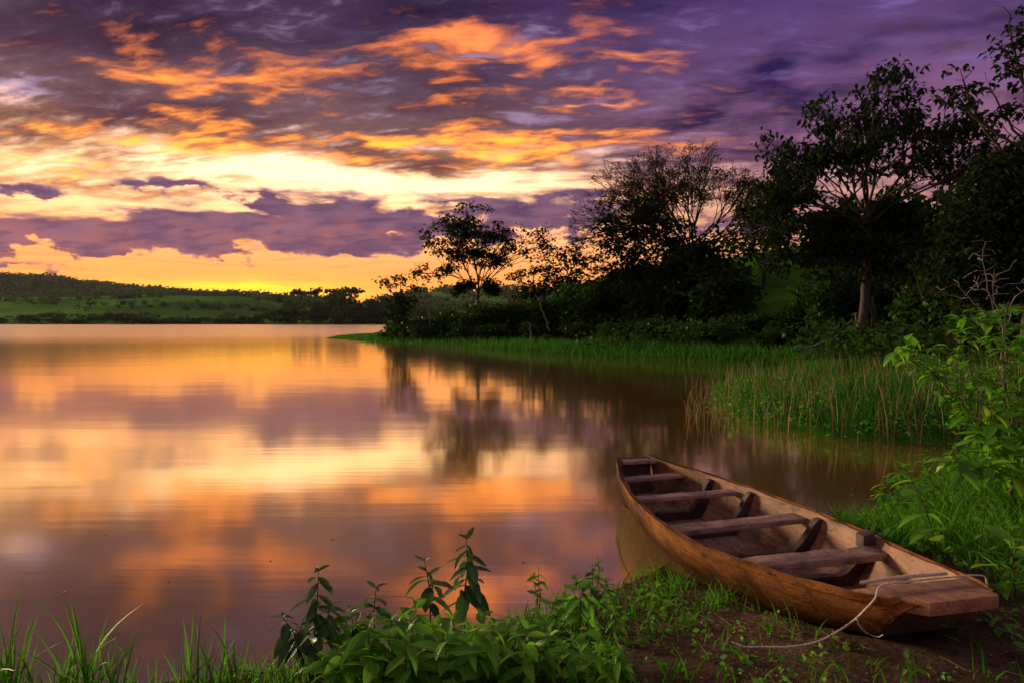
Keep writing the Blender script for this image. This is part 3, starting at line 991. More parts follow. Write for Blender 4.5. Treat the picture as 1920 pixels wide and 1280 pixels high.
def tree(name, label, depth, base_px, trunk, lobes, n_att, step, leaf, per_tip, tip=.012, base_r=.2, droop=.6, spread=.35, kill=None, infl=None,
         seed=0, mat='tree_leaf', bark='bark', cat='tree', group=None, width=.32, tipr=1.6, up=.05, flat=1.0, leaf_prob=1.0, fork=.45, lobes2=None, n2=0):
    r = np.random.default_rng(seed)
    b = PD(base_px[0], base_px[1], depth); b[2] = gz(b[0], b[1]) - .1
    T = [b] + [PD(q[0], q[1], depth + (q[2] if len(q) > 2 else 0)) for q in trunk]
    st = [T[0]]
    for a, c in zip(T[:-1], T[1:]):
        k = max(1, int(np.linalg.norm(c - a) / step))
        st += [a + (c - a) * (i + 1) / k + r.normal(0, step * .06, 3) for i in range(k)]
    par0 = list(range(-1, len(st) - 1)); nt0 = len(st)
    ells = px_ells(lobes, depth, flat)
    for (c, q) in ells:                              # a main limb into every lobe of the crown
        zc = c[2] - q[2] * .35
        cand = [i for i in range(nt0) if st[i][2] < zc - .25 * np.linalg.norm((st[i] - c)[:2])] or [nt0 - 1]
        i0 = max(cand[int(len(cand) * r.uniform(.72, .999))], int(nt0 * fork))
        a0, a3 = st[i0], np.array(c) + np.array([0, 0, q[2] * .1])
        L = np.linalg.norm(a3 - a0); k = max(2, int(L / step))
        mid = a0 * .5 + a3 * .5 + np.array([0, 0, -.10 * L]) + (a3 - a0) * np.array([.12, .12, -.1]) + r.normal(0, .05 * L, 3)
        prev = i0
        for j in range(1, k + 1):
            t = j / k; pt = (1 - t) ** 2 * a0 + 2 * t * (1 - t) * mid + t * t * a3 + r.normal(0, step * .10, 3)
            st.append(pt); par0.append(prev); prev = len(st) - 1
    att = ell_points(ells, n_att, r)
    N, par = grow(att, st, par0, step, infl or step * 9, kill or step * 1.6, 160, r, up)
    rad, chains, ch = skeleton(N, par, tip, base_r)
    root = empty(name, tuple(b)); tag(root, label, cat, group)
    N0 = N - b
    obj('trunk', limbs_mesh(name + '_trunk', N0, rad, chains, M[bark]), root)
    tips = np.where(rad < tip * tipr)[0]
    tips = tips[tips > nt0]
    tips = tips[r.random(len(tips)) < leaf_prob]
    pos = np.repeat(N0[tips], per_tip, 0) + r.normal(0, spread, (len(tips) * per_tip, 3)) * np.array([1, 1, .6])
    if lobes2:                                       # dense foliage low in the crown
        e2 = ell_points(px_ells(lobes2, depth, flat), n2, r, .5) - b
        pos = np.concatenate([pos, e2])
    a = r.uniform(0, 2 * math.pi, len(pos))
    dirs = np.stack([np.cos(a), np.sin(a), -droop + r.normal(0, .35, len(pos))], 1)
    V, F, rd = leaves(pos, dirs, leaf * r.uniform(.6, 1.25, len(pos)), width, .75, r=r)
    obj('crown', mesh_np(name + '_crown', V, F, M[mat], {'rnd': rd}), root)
    return root


def forked_tree(name, label, depth, base_px, trunk, limbs, levels, ang, leaf, per_tip, tip=.012, base_r=.2, droop=.5, spread=.2, seed=0, width=.28, mat='tree_leaf', bark='bark',
                leaf_prob=1.0, ratio=.8, deep=.55, step=.4, lobes2=None, n2=0, flat=.7, sub=2, wander=.10, last=1, up=.06, reach=1.0):
    """a tree whose limbs fork again and again; limbs = (start px, py, end px, py)"""
    r = np.random.default_rng(seed)
    b = PD(base_px[0], base_px[1], depth); b[2] = gz(b[0], b[1]) - .1
    T = [b] + [PD(q[0], q[1], depth) for q in trunk]
    st = [b]
    for a, c in zip(T[:-1], T[1:]):
        k = max(1, int(np.linalg.norm(c - a) / step))
        st += [a + (c - a) * (i + 1) / k + r.normal(0, step * .05, 3) for i in range(k)]
    par = list(range(-1, len(st) - 1)); nt0 = len(st); tips = []

    def go(i, d, L, lev):
        p = i
        for q in range(sub):
            d = unit(d + r.normal(0, wander, 3) + np.array([0, 0, up]))
            st.append(st[p] + d * (L / sub)); par.append(p); p = len(st) - 1
        if lev <= last: tips.append(p)
        if lev == 0: return
        ax = unit(np.cross(d, unit(r.normal(0, 1, 3))))
        n = 3 if r.random() < .22 else 2
        for k in range(n):
            t = ang * r.uniform(.65, 1.35) * (1 if k == 0 else -1 if k == 1 else .15)
            e = d * math.cos(t) + np.cross(ax, d) * math.sin(t)
            go(p, unit(e), L * ratio * r.uniform(.78, 1.18), lev - 1)

    S = sum(ratio ** k for k in range(levels + 1)) * .93
    for (sx, sy, ex, ey) in limbs:
        s0 = PD(sx, sy, depth); e0 = PD(ex, ey, depth)
        L = np.linalg.norm(e0 - s0); e0 = e0 + np.array([0, r.uniform(-deep, deep) * L, 0])
        i0 = min(range(nt0), key=lambda q: np.linalg.norm(st[q] - s0))
        go(i0, unit(e0 - st[i0]), L * reach / S, levels)
    N, par = np.array(st), np.array(par)
    rad, chains, ch = skeleton(N, par, tip, base_r)
    root = empty(name, tuple(b)); tag(root, label, 'tree')
    N0 = N - b
    obj('trunk', limbs_mesh(name + '_trunk', N0, rad, chains, M[bark]), root)
    tp = np.array([q for q in tips if r.random() < leaf_prob])
    pos = np.repeat(N0[tp], per_tip, 0) + r.normal(0, spread, (len(tp) * per_tip, 3)) * np.array([1, 1, .55])
    if lobes2: pos = np.concatenate([pos, ell_points(px_ells(lobes2, depth, flat), n2, r, .5) - b])
    a = r.uniform(0, 2 * math.pi, len(pos))
    V, F, rd = leaves(pos, np.stack([np.cos(a), np.sin(a), -droop + r.normal(0, .35, len(pos))], 1), leaf * r.uniform(.6, 1.25, len(pos)), width, .75, r=r)
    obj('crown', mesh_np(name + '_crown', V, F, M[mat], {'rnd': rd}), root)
    return root


# tall tree with drooping leaves and a pale flared trunk
forked_tree('broadleaf_tree', 'tallest dark tree with wide layered leafy crown and pale trunk base', 30, (1622, 620), [(1622, 560), (1627, 500), (1624, 440), (1626, 390)],
            [(1626, 390, 1560, 190), (1626, 395, 1640, 140), (1626, 400, 1720, 165), (1626, 405, 1800, 215), (1626, 420, 1500, 235), (1626, 440, 1445, 300), (1626, 390, 1600, 165), (1626, 400, 1680, 150),
             (1626, 430, 1770, 260), (1626, 460, 1430, 370), (1626, 410, 1540, 260), (1626, 470, 1470, 430), (1626, 480, 1760, 430), (1626, 470, 1540, 370), (1626, 450, 1700, 380), (1626, 430, 1400, 330), (1626, 420, 1850, 225), (1626, 440, 1410, 290)],
            5, .42, .33, 10, tip=.013, base_r=.21, droop=.8, spread=.27, seed=24, width=.26, ratio=.80, deep=.45, last=0, up=.0, reach=.82,
            lobes2=[(1490, 370, 60, 18), (1440, 395, 40, 16), (1540, 420, 70, 24), (1640, 420, 36, 18), (1600, 455, 80, 26), (1700, 450, 40, 20), (1570, 478, 60, 22), (1650, 500, 70, 34)], n2=2400)
# fine-twigged dome
forked_tree('bare_crowned_tree', 'round domed tree of fine bare twigs with few leaves', 50, (1290, 600), [(1290, 540), (1294, 505), (1296, 480)],
            [(1296, 480, 1118, 385), (1296, 480, 1135, 335), (1296, 480, 1195, 300), (1296, 480, 1240, 278), (1296, 480, 1285, 268), (1296, 480, 1330, 272), (1296, 480, 1370, 290), (1296, 480, 1425, 330), (1296, 490, 1440, 385),
             (1296, 485, 1215, 345), (1296, 485, 1350, 345), (1296, 485, 1275, 330), (1296, 490, 1180, 410)],
            8, .29, .24, 2, tip=.012, base_r=.22, droop=.1, spread=.14, seed=7, width=.22, ratio=.82, deep=.6, leaf_prob=.62, wander=.12, last=0, up=.0, reach=.90)
tree('leafy_tree', 'dark leafy tree standing in front of the bare twigged dome', 47, (1185, 620), [(1185, 560), (1178, 500)],
     [(1150, 420, 42, 45), (1195, 400, 55, 30), (1215, 450, 60, 50), (1150, 480, 45, 45), (1250, 440, 45, 45), (1200, 530, 70, 35), (1125, 395, 14, 30)],
     700, .40, .40, 17, tip=.012, base_r=.15, droop=.4, spread=.34, seed=8, width=.3)
forked_tree('umbrella_tree', 'open umbrella crowned tree alone on the grassy point', 55, (893, 600), [(893, 575), (897, 550)],
            [(897, 550, 825, 408), (897, 550, 860, 396), (897, 550, 905, 390), (897, 550, 950, 396), (897, 550, 1030, 415), (897, 550, 808, 440), (897, 550, 990, 412), (897, 555, 845, 475), (897, 550, 890, 440), (897, 555, 935, 450), (897, 565, 860, 535), (897, 565, 925, 530)],
            5, .34, .36, 9, tip=.014, base_r=.13, droop=.4, spread=.27, seed=35, width=.3, ratio=.80, deep=.4, last=0, wander=.11, up=.0, reach=.82)
tree('small_tree', 'small thin tree at the left end of the grassy point', 57, (757, 622), [(757, 590), (755, 560)],
     [(750, 525, 20, 14), (722, 532, 18, 9), (780, 540, 18, 12), (755, 565, 34, 18), (745, 590, 30, 16)], 300, .32, .40, 7, tip=.012, base_r=.09, droop=.4, spread=.26, seed=41)
tree('bushy_tree', 'dark bushy tree between the umbrella tree and the leafy tree', 58, (1065, 600), [(1065, 560), (1066, 520)],
     [(1062, 478, 30, 22), (1095, 500, 30, 30), (1040, 505, 24, 18), (1090, 455, 12, 16), (1070, 540, 50, 26)], 420, .42, .42, 16, tip=.012, base_r=.13, droop=.3, spread=.36, seed=43)
tree('low_spreading_tree', 'low flat topped tree beside the umbrella tree on the skyline', 60, (1000, 600), [(1000, 560)],
     [(1000, 508, 38, 8), (975, 520, 30, 12), (1020, 530, 30, 14), (995, 550, 40, 18)], 260, .42, .40, 15, tip=.012, base_r=.12, droop=.3, spread=.3, seed=44)
tree('dense_tree', 'dense black tree mass under the bare twigged dome', 44, (1320, 640), [(1320, 590), (1322, 540)],
     [(1330, 480, 75, 50), (1290, 500, 60, 60), (1370, 470, 55, 40), (1330, 560, 100, 50), (1260, 560, 60, 50)], 800, .46, .46, 13, tip=.012, base_r=.16, droop=.4, spread=.42, seed=47,
     lobes2=[(1320, 540, 90, 70), (1270, 560, 70, 60)], n2=3500)
tree('thin_leaved_tree', 'thin leaved tree letting the sky through beside the tallest tree', 48, (1430, 600), [(1430, 540), (1434, 500)],
     [(1430, 430, 40, 26), (1470, 440, 36, 30), (1410, 470, 46, 22), (1450, 480, 46, 18)], 420, .38, .34, 6, tip=.012, base_r=.11, droop=.2, spread=.28, seed=48)
# right edge
tree('shadowy_tree', 'huge dark tree mass closing the right side of the picture', 18, (1925, 640), [(1925, 560), (1910, 480)],
     [(1880, 330, 70, 60), (1830, 400, 65, 55), (1900, 450, 110, 70), (1960, 300, 80, 70), (1790, 470, 50, 42), (1850, 530, 90, 55), (1760, 430, 26, 26)],
     900, .32, .23, 22, tip=.009, base_r=.14, droop=.6, spread=.20, seed=52, width=.3,
     lobes2=[(1890, 400, 110, 110), (1850, 500, 110, 70), (1940, 330, 90, 80)], n2=9000)
tree('overhanging_tree', 'half bare tree reaching in from the top right corner', 21, (2060, 620), [(2050, 400), (2000, 290), (1960, 240)],
     [(1900, 95, 50, 40), (1930, 150, 50, 50), (1850, 150, 36, 26), (1790, 180, 45, 25), (1800, 135, 40, 20), (1880, 205, 55, 14), (1960, 60, 60, 50), (1885, 15, 26, 18), (1905, 120, 30, 26), (1875, 80, 30, 22), (1860, 215, 50, 14)],
     1100, .22, .27, 9, tip=.010, base_r=.13, droop=.5, spread=.15, seed=53, width=.28, leaf_prob=.6, kill=.34, tipr=1.2, flat=.6)
# dead grey twigs under the dark tree
tree('dead_shrub', 'leafless grey dead shrub in front of the dark right tree', 13, (1880, 625), [(1882, 590)],
     [(1860, 520, 60, 50), (1800, 545, 55, 35), (1900, 560, 50, 40), (1840, 470, 36, 26)], 260, .15, .05, 1, tip=.006, base_r=.022, seed=55, bark='grey_twig', cat='shrub', leaf_prob=0.05, kill=.22)


# pale flared foot of the tallest tree
def pale_foot():
    b = PD(1622, 620, 29.6); b[2] = gz(b[0], b[1]) - .05
    root = bpy.data.objects['broadleaf_tree']; rb = np.array(root.location)
    pts = [b + np.array([0, 0, z]) + np.array([dx, 0, 0]) for z, dx in ((0, .05), (.5, -.02), (1.1, -.12), (1.8, -.05), (2.6, 0))]
    V, F, rd = merge([tube(spline(np.array(pts) - rb, 14), np.interp(np.arange(14), [0, 3, 7, 13], [.12, .16, .25, .20]), 10),
                      tube(spline(np.array([b + (.35, 0, .9), b + (.42, 0, 1.6), b + (.25, 0, 2.6)]) - rb, 8), [.08, .11, .13, .13, .12, .11, .09, .07], 7)])
    o = obj('trunk_flare', mesh_np('trunk_flare', V, F, M['pale_bark'], None, True), root)


pale_foot()
# ------------------------------------------------------------------ far shore: trees, bushes, woods
ORD = ('first second third fourth fifth sixth seventh eighth ninth tenth eleventh twelfth thirteenth fourteenth fifteenth sixteenth seventeenth eighteenth '
       'nineteenth twentieth twenty-first twenty-second twenty-third').split()


def rank(rows):
    """place of every row counted from the left"""
    o = sorted(range(len(rows)), key=lambda q: rows[q][0])
    return {q: ORD[k] for k, q in enumerate(o)}


def lumpy_crown(n, r, lobes=7, flat=.8, size=.16):
    """leaf faces through a crown of several lobes, about one unit wide"""
    c = np.stack([r.uniform(-.34, .34, lobes), r.uniform(-.34, .34, lobes), r.uniform(.0, .55, lobes)], 1)
    ell = [(ci, (q, q, q * flat)) for ci, q in zip(c, r.uniform(.16, .32, lobes))]
    p = ell_points(ell, n, r, .4)
    a = r.uniform(0, 2 * math.pi, len(p))
    d = np.stack([np.cos(a), np.sin(a), r.normal(-.2, .5, len(p))], 1)
    return leaves(p, d, size * r.uniform(.6, 1.3, len(p)), .42, .5, r=r)


FAR_CROWN, FAR_STEM, FAR_UMB = [], [], []
for k in range(5):
    V, F, rd = lumpy_crown(520, np.random.default_rng(70 + k), 8, .75, .11)
    FAR_CROWN.append(mesh_np('far_crown', V, F, M['far_leaf'], {'rnd': rd}))
    r_ = np.random.default_rng(90 + k)
    V, F, rd = merge([tube([(0, 0, -.35), (.01, 0, 0), (r_.uniform(-.2, .2), r_.uniform(-.2, .2), .4)], [.035, .028, .01], 5),
                      tube([(.01, 0, -.05), (r_.uniform(-.3, .3), 0, .3)], [.02, .008], 4)])
    FAR_STEM.append(mesh_np('far_stem', V, F, M['bark']))
for k in range(2):
    r_ = np.random.default_rng(60 + k)
    ell = [((r_.uniform(-.3, .3), r_.uniform(-.3, .3), .55 + r_.uniform(-.05, .08)), (.22, .22, .09)) for _ in range(6)]
    p = ell_points(ell, 260, r_, .5); a = r_.uniform(0, 6.28, len(p))
    V, F, rd = leaves(p, np.stack([np.cos(a), np.sin(a), r_.normal(0, .3, len(p))], 1), .12, .42, .6, r=r_)
    FAR_UMB.append(mesh_np('far_umbrella_crown', V, F, M['far_leaf'], {'rnd': rd}))


def far_tree(name, px, w, h, depth, label, group=None, cat='tree', base=None, kind='round', k=0, pale=False):
    """w, h in picture units at that distance; stands on the ground"""
    p = PD(px, 600, depth); s = depth / F_PX
    x, y = p[0], p[1]; z = gz(x, y) if base is None else base
    root = empty(name, (x, y, z)); tag(root, label, cat, group)
    W, H = w * s, h * s
    rz = random.uniform(0, 6.28)
    if kind == 'round':
        c = obj('crown', FAR_CROWN[k % 5], root); c.scale = (W, W, H * .92); c.location = (0, 0, H * .16); c.rotation_euler = (0, 0, rz)
        t = obj('trunk', FAR_STEM[k % 5], root); t.scale = (W * .7, W * .7, H * .6); t.location = (0, 0, H * .2)
    else:
        c = obj('crown', FAR_UMB[k % 2], root); c.scale = (W, W, H * .95); c.location = (0, 0, H * .35); c.rotation_euler = (0, 0, rz)
        t = obj('trunk', FAR_STEM[k % 5], root); t.scale = (W * 1.3, W * 1.3, H * 1.05); t.location = (0, 0, H * .36)
    return root


far_tree('shore_tree', 270, 56, 44, 452, 'tallest dark tree standing alone on the far pasture shore', k=0)
far_tree('shore_tree', 352, 40, 26, 453, 'round dark tree on the far shore right of the tallest one', k=1)
ROWS = [(8, 34, 16), (40, 30, 14), (75, 44, 18), (105, 34, 20), (132, 40, 24), (160, 30, 16), (190, 40, 22), (215, 34, 18), (238, 30, 20), (298, 34, 22),
                                (316, 26, 14), (335, 30, 18), (375, 36, 18), (400, 30, 14), (425, 40, 26), (448, 38, 24), (470, 34, 22), (492, 40, 26), (515, 36, 24),
                                (-40, 50, 18)]
RK = rank(ROWS)
for i, (px, w, h) in enumerate(ROWS):
    far_tree('shore_bush', px, w * 1.3, h * 1.35, 452 + (i * 7) % 9, 'dark rounded bush, %s from the left along the far pasture shore' % RK[i], 'bushes along the far pasture shore', 'bush', k=i)
# wooded point
ROWS = [(532, 40, 34, 6), (548, 36, 44, 22), (566, 44, 46, 16), (586, 48, 62, 30), (605, 44, 52, 12), (624, 50, 70, 34), (645, 50, 68, 20), (664, 46, 50, 10),
                                    (682, 48, 62, 26), (700, 46, 50, 8), (716, 46, 56, 24), (736, 50, 46, 14), (760, 50, 50, 30), (556, 44, 26, 2), (590, 50, 30, 3), (630, 50, 32, 2), (672, 48, 30, 1), (706, 44, 28, 2), (784, 50, 44, 20), (810, 50, 40, 34)]
RK = rank(ROWS)
for i, (px, w, h, dd) in enumerate(ROWS):
    far_tree('wood_tree', px, w * 1.1, h * 1.15, 446 + dd, 'green tree of the wood on the far point, %s from its left end' % RK[i], 'trees of the wood on the far point', k=i + 2)
for i, (px, w, h, dd, lb) in enumerate([(568, 36, 62, 40, 'flat crowned tree rising at the left of the far wood'), (594, 30, 62, 42, 'smaller flat crowned tree rising second from left above the far wood'),
                                        (640, 66, 66, 40, 'widest flat crowned tree rising above the middle of the far wood'), (524, 26, 48, 30, 'little flat crowned tree at the outer end of the far wood')]):
    far_tree('flat_crowned_tree', px, w, h, 450 + dd, lb, None, 'tree', kind='umb', k=i)


def scatter_wood(name, label, regions, n, leaf, mat, seed, hgt, cat='wood'):
    """a far wood that reads as one mass: tree crowns of loose leaf faces along ridges"""
    r = np.random.default_rng(seed); P_, D_ = [], []
    for (px0, px1, d0, d1, k) in regions:
        px = r.uniform(px0, px1, k); dep = r.uniform(d0, d1, k)
        x = (px - CX) / F_PX * dep; z = ground_z(x, dep)
        for a, b, c in zip(x, dep, z):
            h = hgt * r.uniform(.5, 1.4); w = h * r.uniform(.5, .9)
            q = unit(r.normal(0, 1, (n, 3))) * r.random((n, 1)) ** .4
            P_.append(np.array([a, b, c + h * .5]) + q * np.array([w, w, h * .55]))
    p = np.concatenate(P_); a = r.uniform(0, 6.28, len(p))
    V, F, rd = leaves(p, np.stack([np.cos(a), np.sin(a), r.normal(0, .5, len(p))], 1), leaf * r.uniform(.6, 1.4, len(p)), .5, .4, r=r)
    tag(obj(name, mesh_np(name, V, F, M[mat], {'rnd': rd})), label, cat, kind='stuff')


scatter_wood('ridge_wood', 'dark wood covering the ridge behind the pasture', [(-150, 520, 1330, 1560, 900), (-150, 330, 1080, 1350, 420), (480, 620, 1150, 1520, 160)], 26, 5.5, 'far_leaf', 3, 15)
scatter_wood('pasture_scrub', 'scattered dark scrub dotted over the far pasture', [(-50, 520, 560, 1000, 60), (30, 130, 640, 680, 14), (330, 420, 600, 660, 10), (60, 180, 860, 900, 16), (-60, 330, 700, 712, 46), (150, 520, 620, 630, 40), (-60, 250, 930, 945, 40)], 26, 2.0, 'far_leaf', 4, 5.0, 'scrub')
scatter_wood('distant_wood', 'blue grey wood on the hills beyond the point', [(700, 1100, 1100, 1600, 240), (600, 760, 1000, 1300, 60)], 24, 6, 'far_leaf', 6, 14)

# ------------------------------------------------------------------ near side of the cove: undergrowth and shrubs of the bank
def bank_points(n, px0, px1, d0, d1, r, dmin=.4):
    """random ground points between two bearings and distances, on land only"""
    out = []
    while len(out) < n:
        px = r.uniform(px0, px1, n * 2); dep = r.uniform(d0, d1, n * 2)
        x = (px - CX) / F_PX * dep
        ok = shore_dist(np.stack([x, dep], 1)) > dmin
        out += list(zip(x[ok], dep[ok]))
    out = np.array(out[:n]); z = ground_z(out[:, 0], out[:, 1])
    return np.column_stack([out, z])


SHRUB, SHRUB_STEM = [], []
for k in range(6):
    r_ = np.random.default_rng(120 + k)
    V, F, rd = lumpy_crown(1500, r_, 11, .85, .085)
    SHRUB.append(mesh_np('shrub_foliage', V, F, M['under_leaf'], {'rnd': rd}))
    parts = [tube(spline([(r_.uniform(-.06, .06), r_.uniform(-.06, .06), -.3), (r_.uniform(-.15, .15), r_.uniform(-.15, .15), .1), (r_.uniform(-.4, .4), r_.uniform(-.4, .4), r_.uniform(.4, .8))], 7),
                  np.linspace(.016, .004, 7), 4) for _ in range(6)]
    V, F, rd = merge(parts); SHRUB_STEM.append(mesh_np('shrub_stems', V, F, M['twig'], None, True))


def shrub(name, label, px, py, depth, w, h, k, group=None, rz=None):
    """w, h in picture units; its foot on the ground at that distance"""
    p = PD(px, py, depth); s = depth / F_PX; z = gz(p[0], p[1])
    root = empty(name, (p[0], p[1], z)); tag(root, label, 'shrub', group)
    c = obj('foliage', SHRUB[k % 6], root); c.scale = (w * s, w * s, h * s * .95); c.location = (0, 0, h * s * .12); c.rotation_euler = (0, 0, rz if rz is not None else random.uniform(0, 6.28))
    t = obj('stems', SHRUB_STEM[k % 6], root); t.scale = (w * s, w * s, h * s); t.location = (0, 0, h * s * .2)
    return root


k = 0
MARKS = [(755, 'small thin tree'), (893, 'umbrella tree'), (1000, 'low spreading tree'), (1065, 'bushy tree'), (1185, 'leafy tree'), (1300, 'bare twigged dome'), (1430, 'thin leaved tree'),
         (1622, 'tallest tree'), (1760, 'dead grey shrub'), (1920, 'dark right edge tree')]


def thicket_label(px, dep, h):
    mx, nm = min(MARKS, key=lambda q: abs(q[0] - px))
    rel = 'directly below' if abs(px - mx) < 22 else ('just left of' if px < mx else 'just right of')
    row = 'low front' if h < 62 else ('tall back' if h > 115 or dep > 54 else 'dark middle')
    return '%s shrub of the bank thicket %s the %s' % (row, rel, nm)


for px, dep, w, h in [(735, 60, 60, 40), (775, 58, 70, 46), (815, 60, 60, 40), (850, 57, 70, 56), (890, 55, 70, 60), (925, 56, 70, 64), (960, 54, 70, 60), (990, 56, 80, 72), (1025, 52, 80, 70),
                      (1060, 54, 80, 80), (1100, 50, 90, 84), (1140, 50, 90, 90), (1180, 48, 90, 90), (1225, 46, 100, 96), (1265, 46, 100, 110), (1310, 42, 100, 110), (1350, 42, 100, 110),
                      (1395, 38, 70, 44), (1430, 38, 70, 34), (1470, 36, 70, 36), (1510, 36, 80, 52), (1550, 34, 110, 130), (1590, 36, 100, 130), (1660, 33, 110, 130), (1705, 30, 110, 130),
                      (1750, 28, 120, 140), (1800, 26, 130, 140), (1850, 24, 140, 140), (1910, 22, 160, 150), (1960, 22, 160, 170),
                      (1000, 47, 50, 34), (1080, 45, 56, 38), (1150, 42, 60, 40), (1240, 40, 60, 44), (1330, 36, 70, 44), (1450, 33, 70, 40), (1540, 30, 80, 50), (870, 52, 50, 30), (930, 50, 50, 30), (790, 55, 50, 30),
                      (1690, 27, 90, 60), (1780, 23, 100, 70), (1560, 45, 120, 150), (1650, 44, 120, 150), (1740, 40, 120, 170), (1820, 34, 140, 190), (1900, 30, 160, 220), (1220, 56, 100, 90), (1130, 60, 80, 70), (1300, 56, 100, 110)]:
    h *= 1.25 if px > 1080 else 1.4
    shrub('bank_shrub', thicket_label(px, dep, h), px, 600, dep, w * 1.1, h, k, 'shrubs of the bank thicket'); k += 1
shrub('waterside_bush', 'lone leafy bush standing in the grass at the waterside', 1020, 650, 44, 26, 24, 2)


def scatter_leaves(name, label, pts, hmax, leaf, mat, seed, per, cat='undergrowth', spread=.5):
    r = np.random.default_rng(seed)
    n = len(pts)
    p = np.repeat(pts, per, 0); h = np.repeat(hmax * r.uniform(.3, 1.0, n), per)
    p = p + np.stack([r.normal(0, spread, n * per), r.normal(0, spread, n * per), h * r.random(n * per) ** .8], 1)
    a = r.uniform(0, 6.28, len(p))
    V, F, rd = leaves(p, np.stack([np.cos(a), np.sin(a), r.normal(-.1, .4, len(p))], 1), leaf * r.uniform(.6, 1.3, len(p)), .4, .6, r=r)
    return tag(obj(name, mesh_np(name, V, F, M[mat], {'rnd': rd})), label, cat, kind='stuff')


r_ = np.random.default_rng(9)
und = np.concatenate([bank_points(420, 740, 1250, 50, 66, r_, 1.4), bank_points(420, 1100, 1700, 34, 52, r_, 1.6), bank_points(420, 1500, 2000, 20, 36, r_, 1.2)])
upx = und[:, 0] / und[:, 1] * F_PX + CX
und = und[~((upx > 1372) & (upx < 1525) & (und[:, 1] > 35))]
scatter_leaves('undergrowth', 'tangled leafy undergrowth covering the shady bank', und, 1.7, .26, 'under_leaf', 14, 26, spread=.55)

# grass along the water and on the slope
def grass_field(name, label, pts, h0, h1, width, bend, mat, seed, cat='grass'):
    r = np.random.default_rng(seed); n = len(pts)
    a = r.uniform(0, 6.28, n); lean = np.stack([np.cos(a), np.sin(a), 0 * a], 1)
    V, F, rd = blades(pts - np.array([0, 0, .02]), r.uniform(h0, h1, n), lean, r.uniform(bend * .3, bend, n), width * r.uniform(.7, 1.3, n), r)
    return tag(obj(name, mesh_np(name, V, F, M[mat], {'rnd': rd})), label, cat, kind='stuff')


g = np.concatenate([bank_points(5200, 600, 1000, 40, 66, r_, -.15), bank_points(9000, 900, 1600, 25, 44, r_, -.1), bank_points(5000, 1480, 1760, 18, 30, r_, -.1)])
dg = shore_dist(g[:, :2])
g = g[dg < 3.2 + 2 * r_.random(len(g))]
grass_field('bank_grass', 'bright green grass fringing the far side of the cove', g, .25, .75, .045, .6, 'marsh', 15)
sl = np.concatenate([bank_points(5000, 730, 1000, 58, 84, r_, 3), bank_points(7000, 1340, 1560, 55, 84, r_, 3), bank_points(4000, 950, 1350, 62, 90, r_, 3)])
grass_field('slope_grass', 'sunlit rough grass on the slope behind the thicket', sl, .5, 1.1, .09, .5, 'grass', 16)

# marsh clump
def marsh_points(n, r):
    out = []
    while len(out) < n:
        px = r.uniform(1330, 2000, n); py = r.uniform(695, 838, n)
        dep = CAM_H * F_PX / (py - 603)
        # even over the ground: thin out the far ones less
        keep = r.random(n) < (dep / 24) ** 1.2
        x = (px - CX) / F_PX * dep
        ok = keep & (shore_dist(np.stack([x, dep], 1)) > -.45 * r.random(n) ** 2) & (dep > 9.2)
        out += list(zip(x[ok], dep[ok]))
    out = np.array(out[:n]); return np.column_stack([out, np.maximum(ground_z(out[:, 0], out[:, 1]), -.05)])


mp = marsh_points(17000, r_)
patch = smooth(lump(mp[:, 0], mp[:, 1], 1.3, 5) + r_.normal(0, .25, len(mp)), -.9, .9)
edge_ = smooth(shore_dist(mp[:, :2]), -.5, 1.0)
mp = mp[r_.random(len(mp)) < (.25 + .75 * patch) * (.18 + .82 * edge_)]
grass_field('marsh_grass', 'tall green marsh grass in a clump at the water', mp, .22, .80, .019, .8, 'marsh', 17)
mp2 = marsh_points(2600, r_)
mp2 = mp2[r_.random(len(mp2)) < .25 + .75 * smooth(lump(mp2[:, 0], mp2[:, 1], .9, 8), -.6, .9)]
grass_field('dry_reed_stalks', 'dry brown stalks standing among the marsh grass', mp2, .40, 1.00, .014, .30, 'dry_stalk', 18, 'reeds')
wx_ = r_.uniform(1285, 1420, 240); wy_ = r_.uniform(716, 800, 240)
wp = np.array([P(a, b, -.02) for a, b in zip(wx_, wy_)]); wp = wp[shore_dist(wp[:, :2]) < .1]
grass_field('water_stalks', 'sparse dry stalks standing in the water beside the marsh grass', wp, .15, .62, .012, .6, 'dry_stalk', 28, 'reeds')
mp3 = marsh_points(600, r_)
scatter_leaves('marsh_weeds', 'small green weeds low in the marsh grass', mp3, .4, .09, 'weed_leaf_bulk', 19, 9, 'weeds', .12)


# dead wood on the far bank
def dead_stick(name, label, pts, r0, r1, mat='grey_twig', cat='branch'):
    c = spline([PD(*q) for q in pts], 14)
    c = c + np.random.default_rng(len(pts) + int(pts[0][0])).normal(0, r0 * .6, c.shape)
    V, F, rd = tube(c, np.linspace(r0, r1, 14), 6)
    tag(obj(name, mesh_np(name, V, F, M[mat], None, True)), label, cat)


dead_stick('fallen_branch', 'pale fallen branch leaning from the tallest tree down to the marsh', [(1505, 655, 26), (1555, 638, 27), (1612, 610, 28)], .05, .022)
dead_stick('dead_sapling', 'pale dead stem standing upright beside the foot of the tallest tree', [(1612, 625, 27.5), (1605, 600, 27.5), (1606, 585, 27.5)], .035, .02)
dead_stick('dead_sapling', 'leaning pale dead stem in the thicket below the bushy tree', [(1030, 622, 49), (1020, 590, 49), (1005, 552, 49)], .06, .03)
dead_stick('dead_sapling', 'thin pale dead stem standing below the umbrella tree', [(806, 612, 56), (805, 590, 56), (802, 570, 56)], .05, .03)
dead_stick('wooden_stake', 'short pale stake at the waterline below the bushy tree', [(996, 640, 44), (995, 622, 44), (994, 604, 44)], .045, .03)
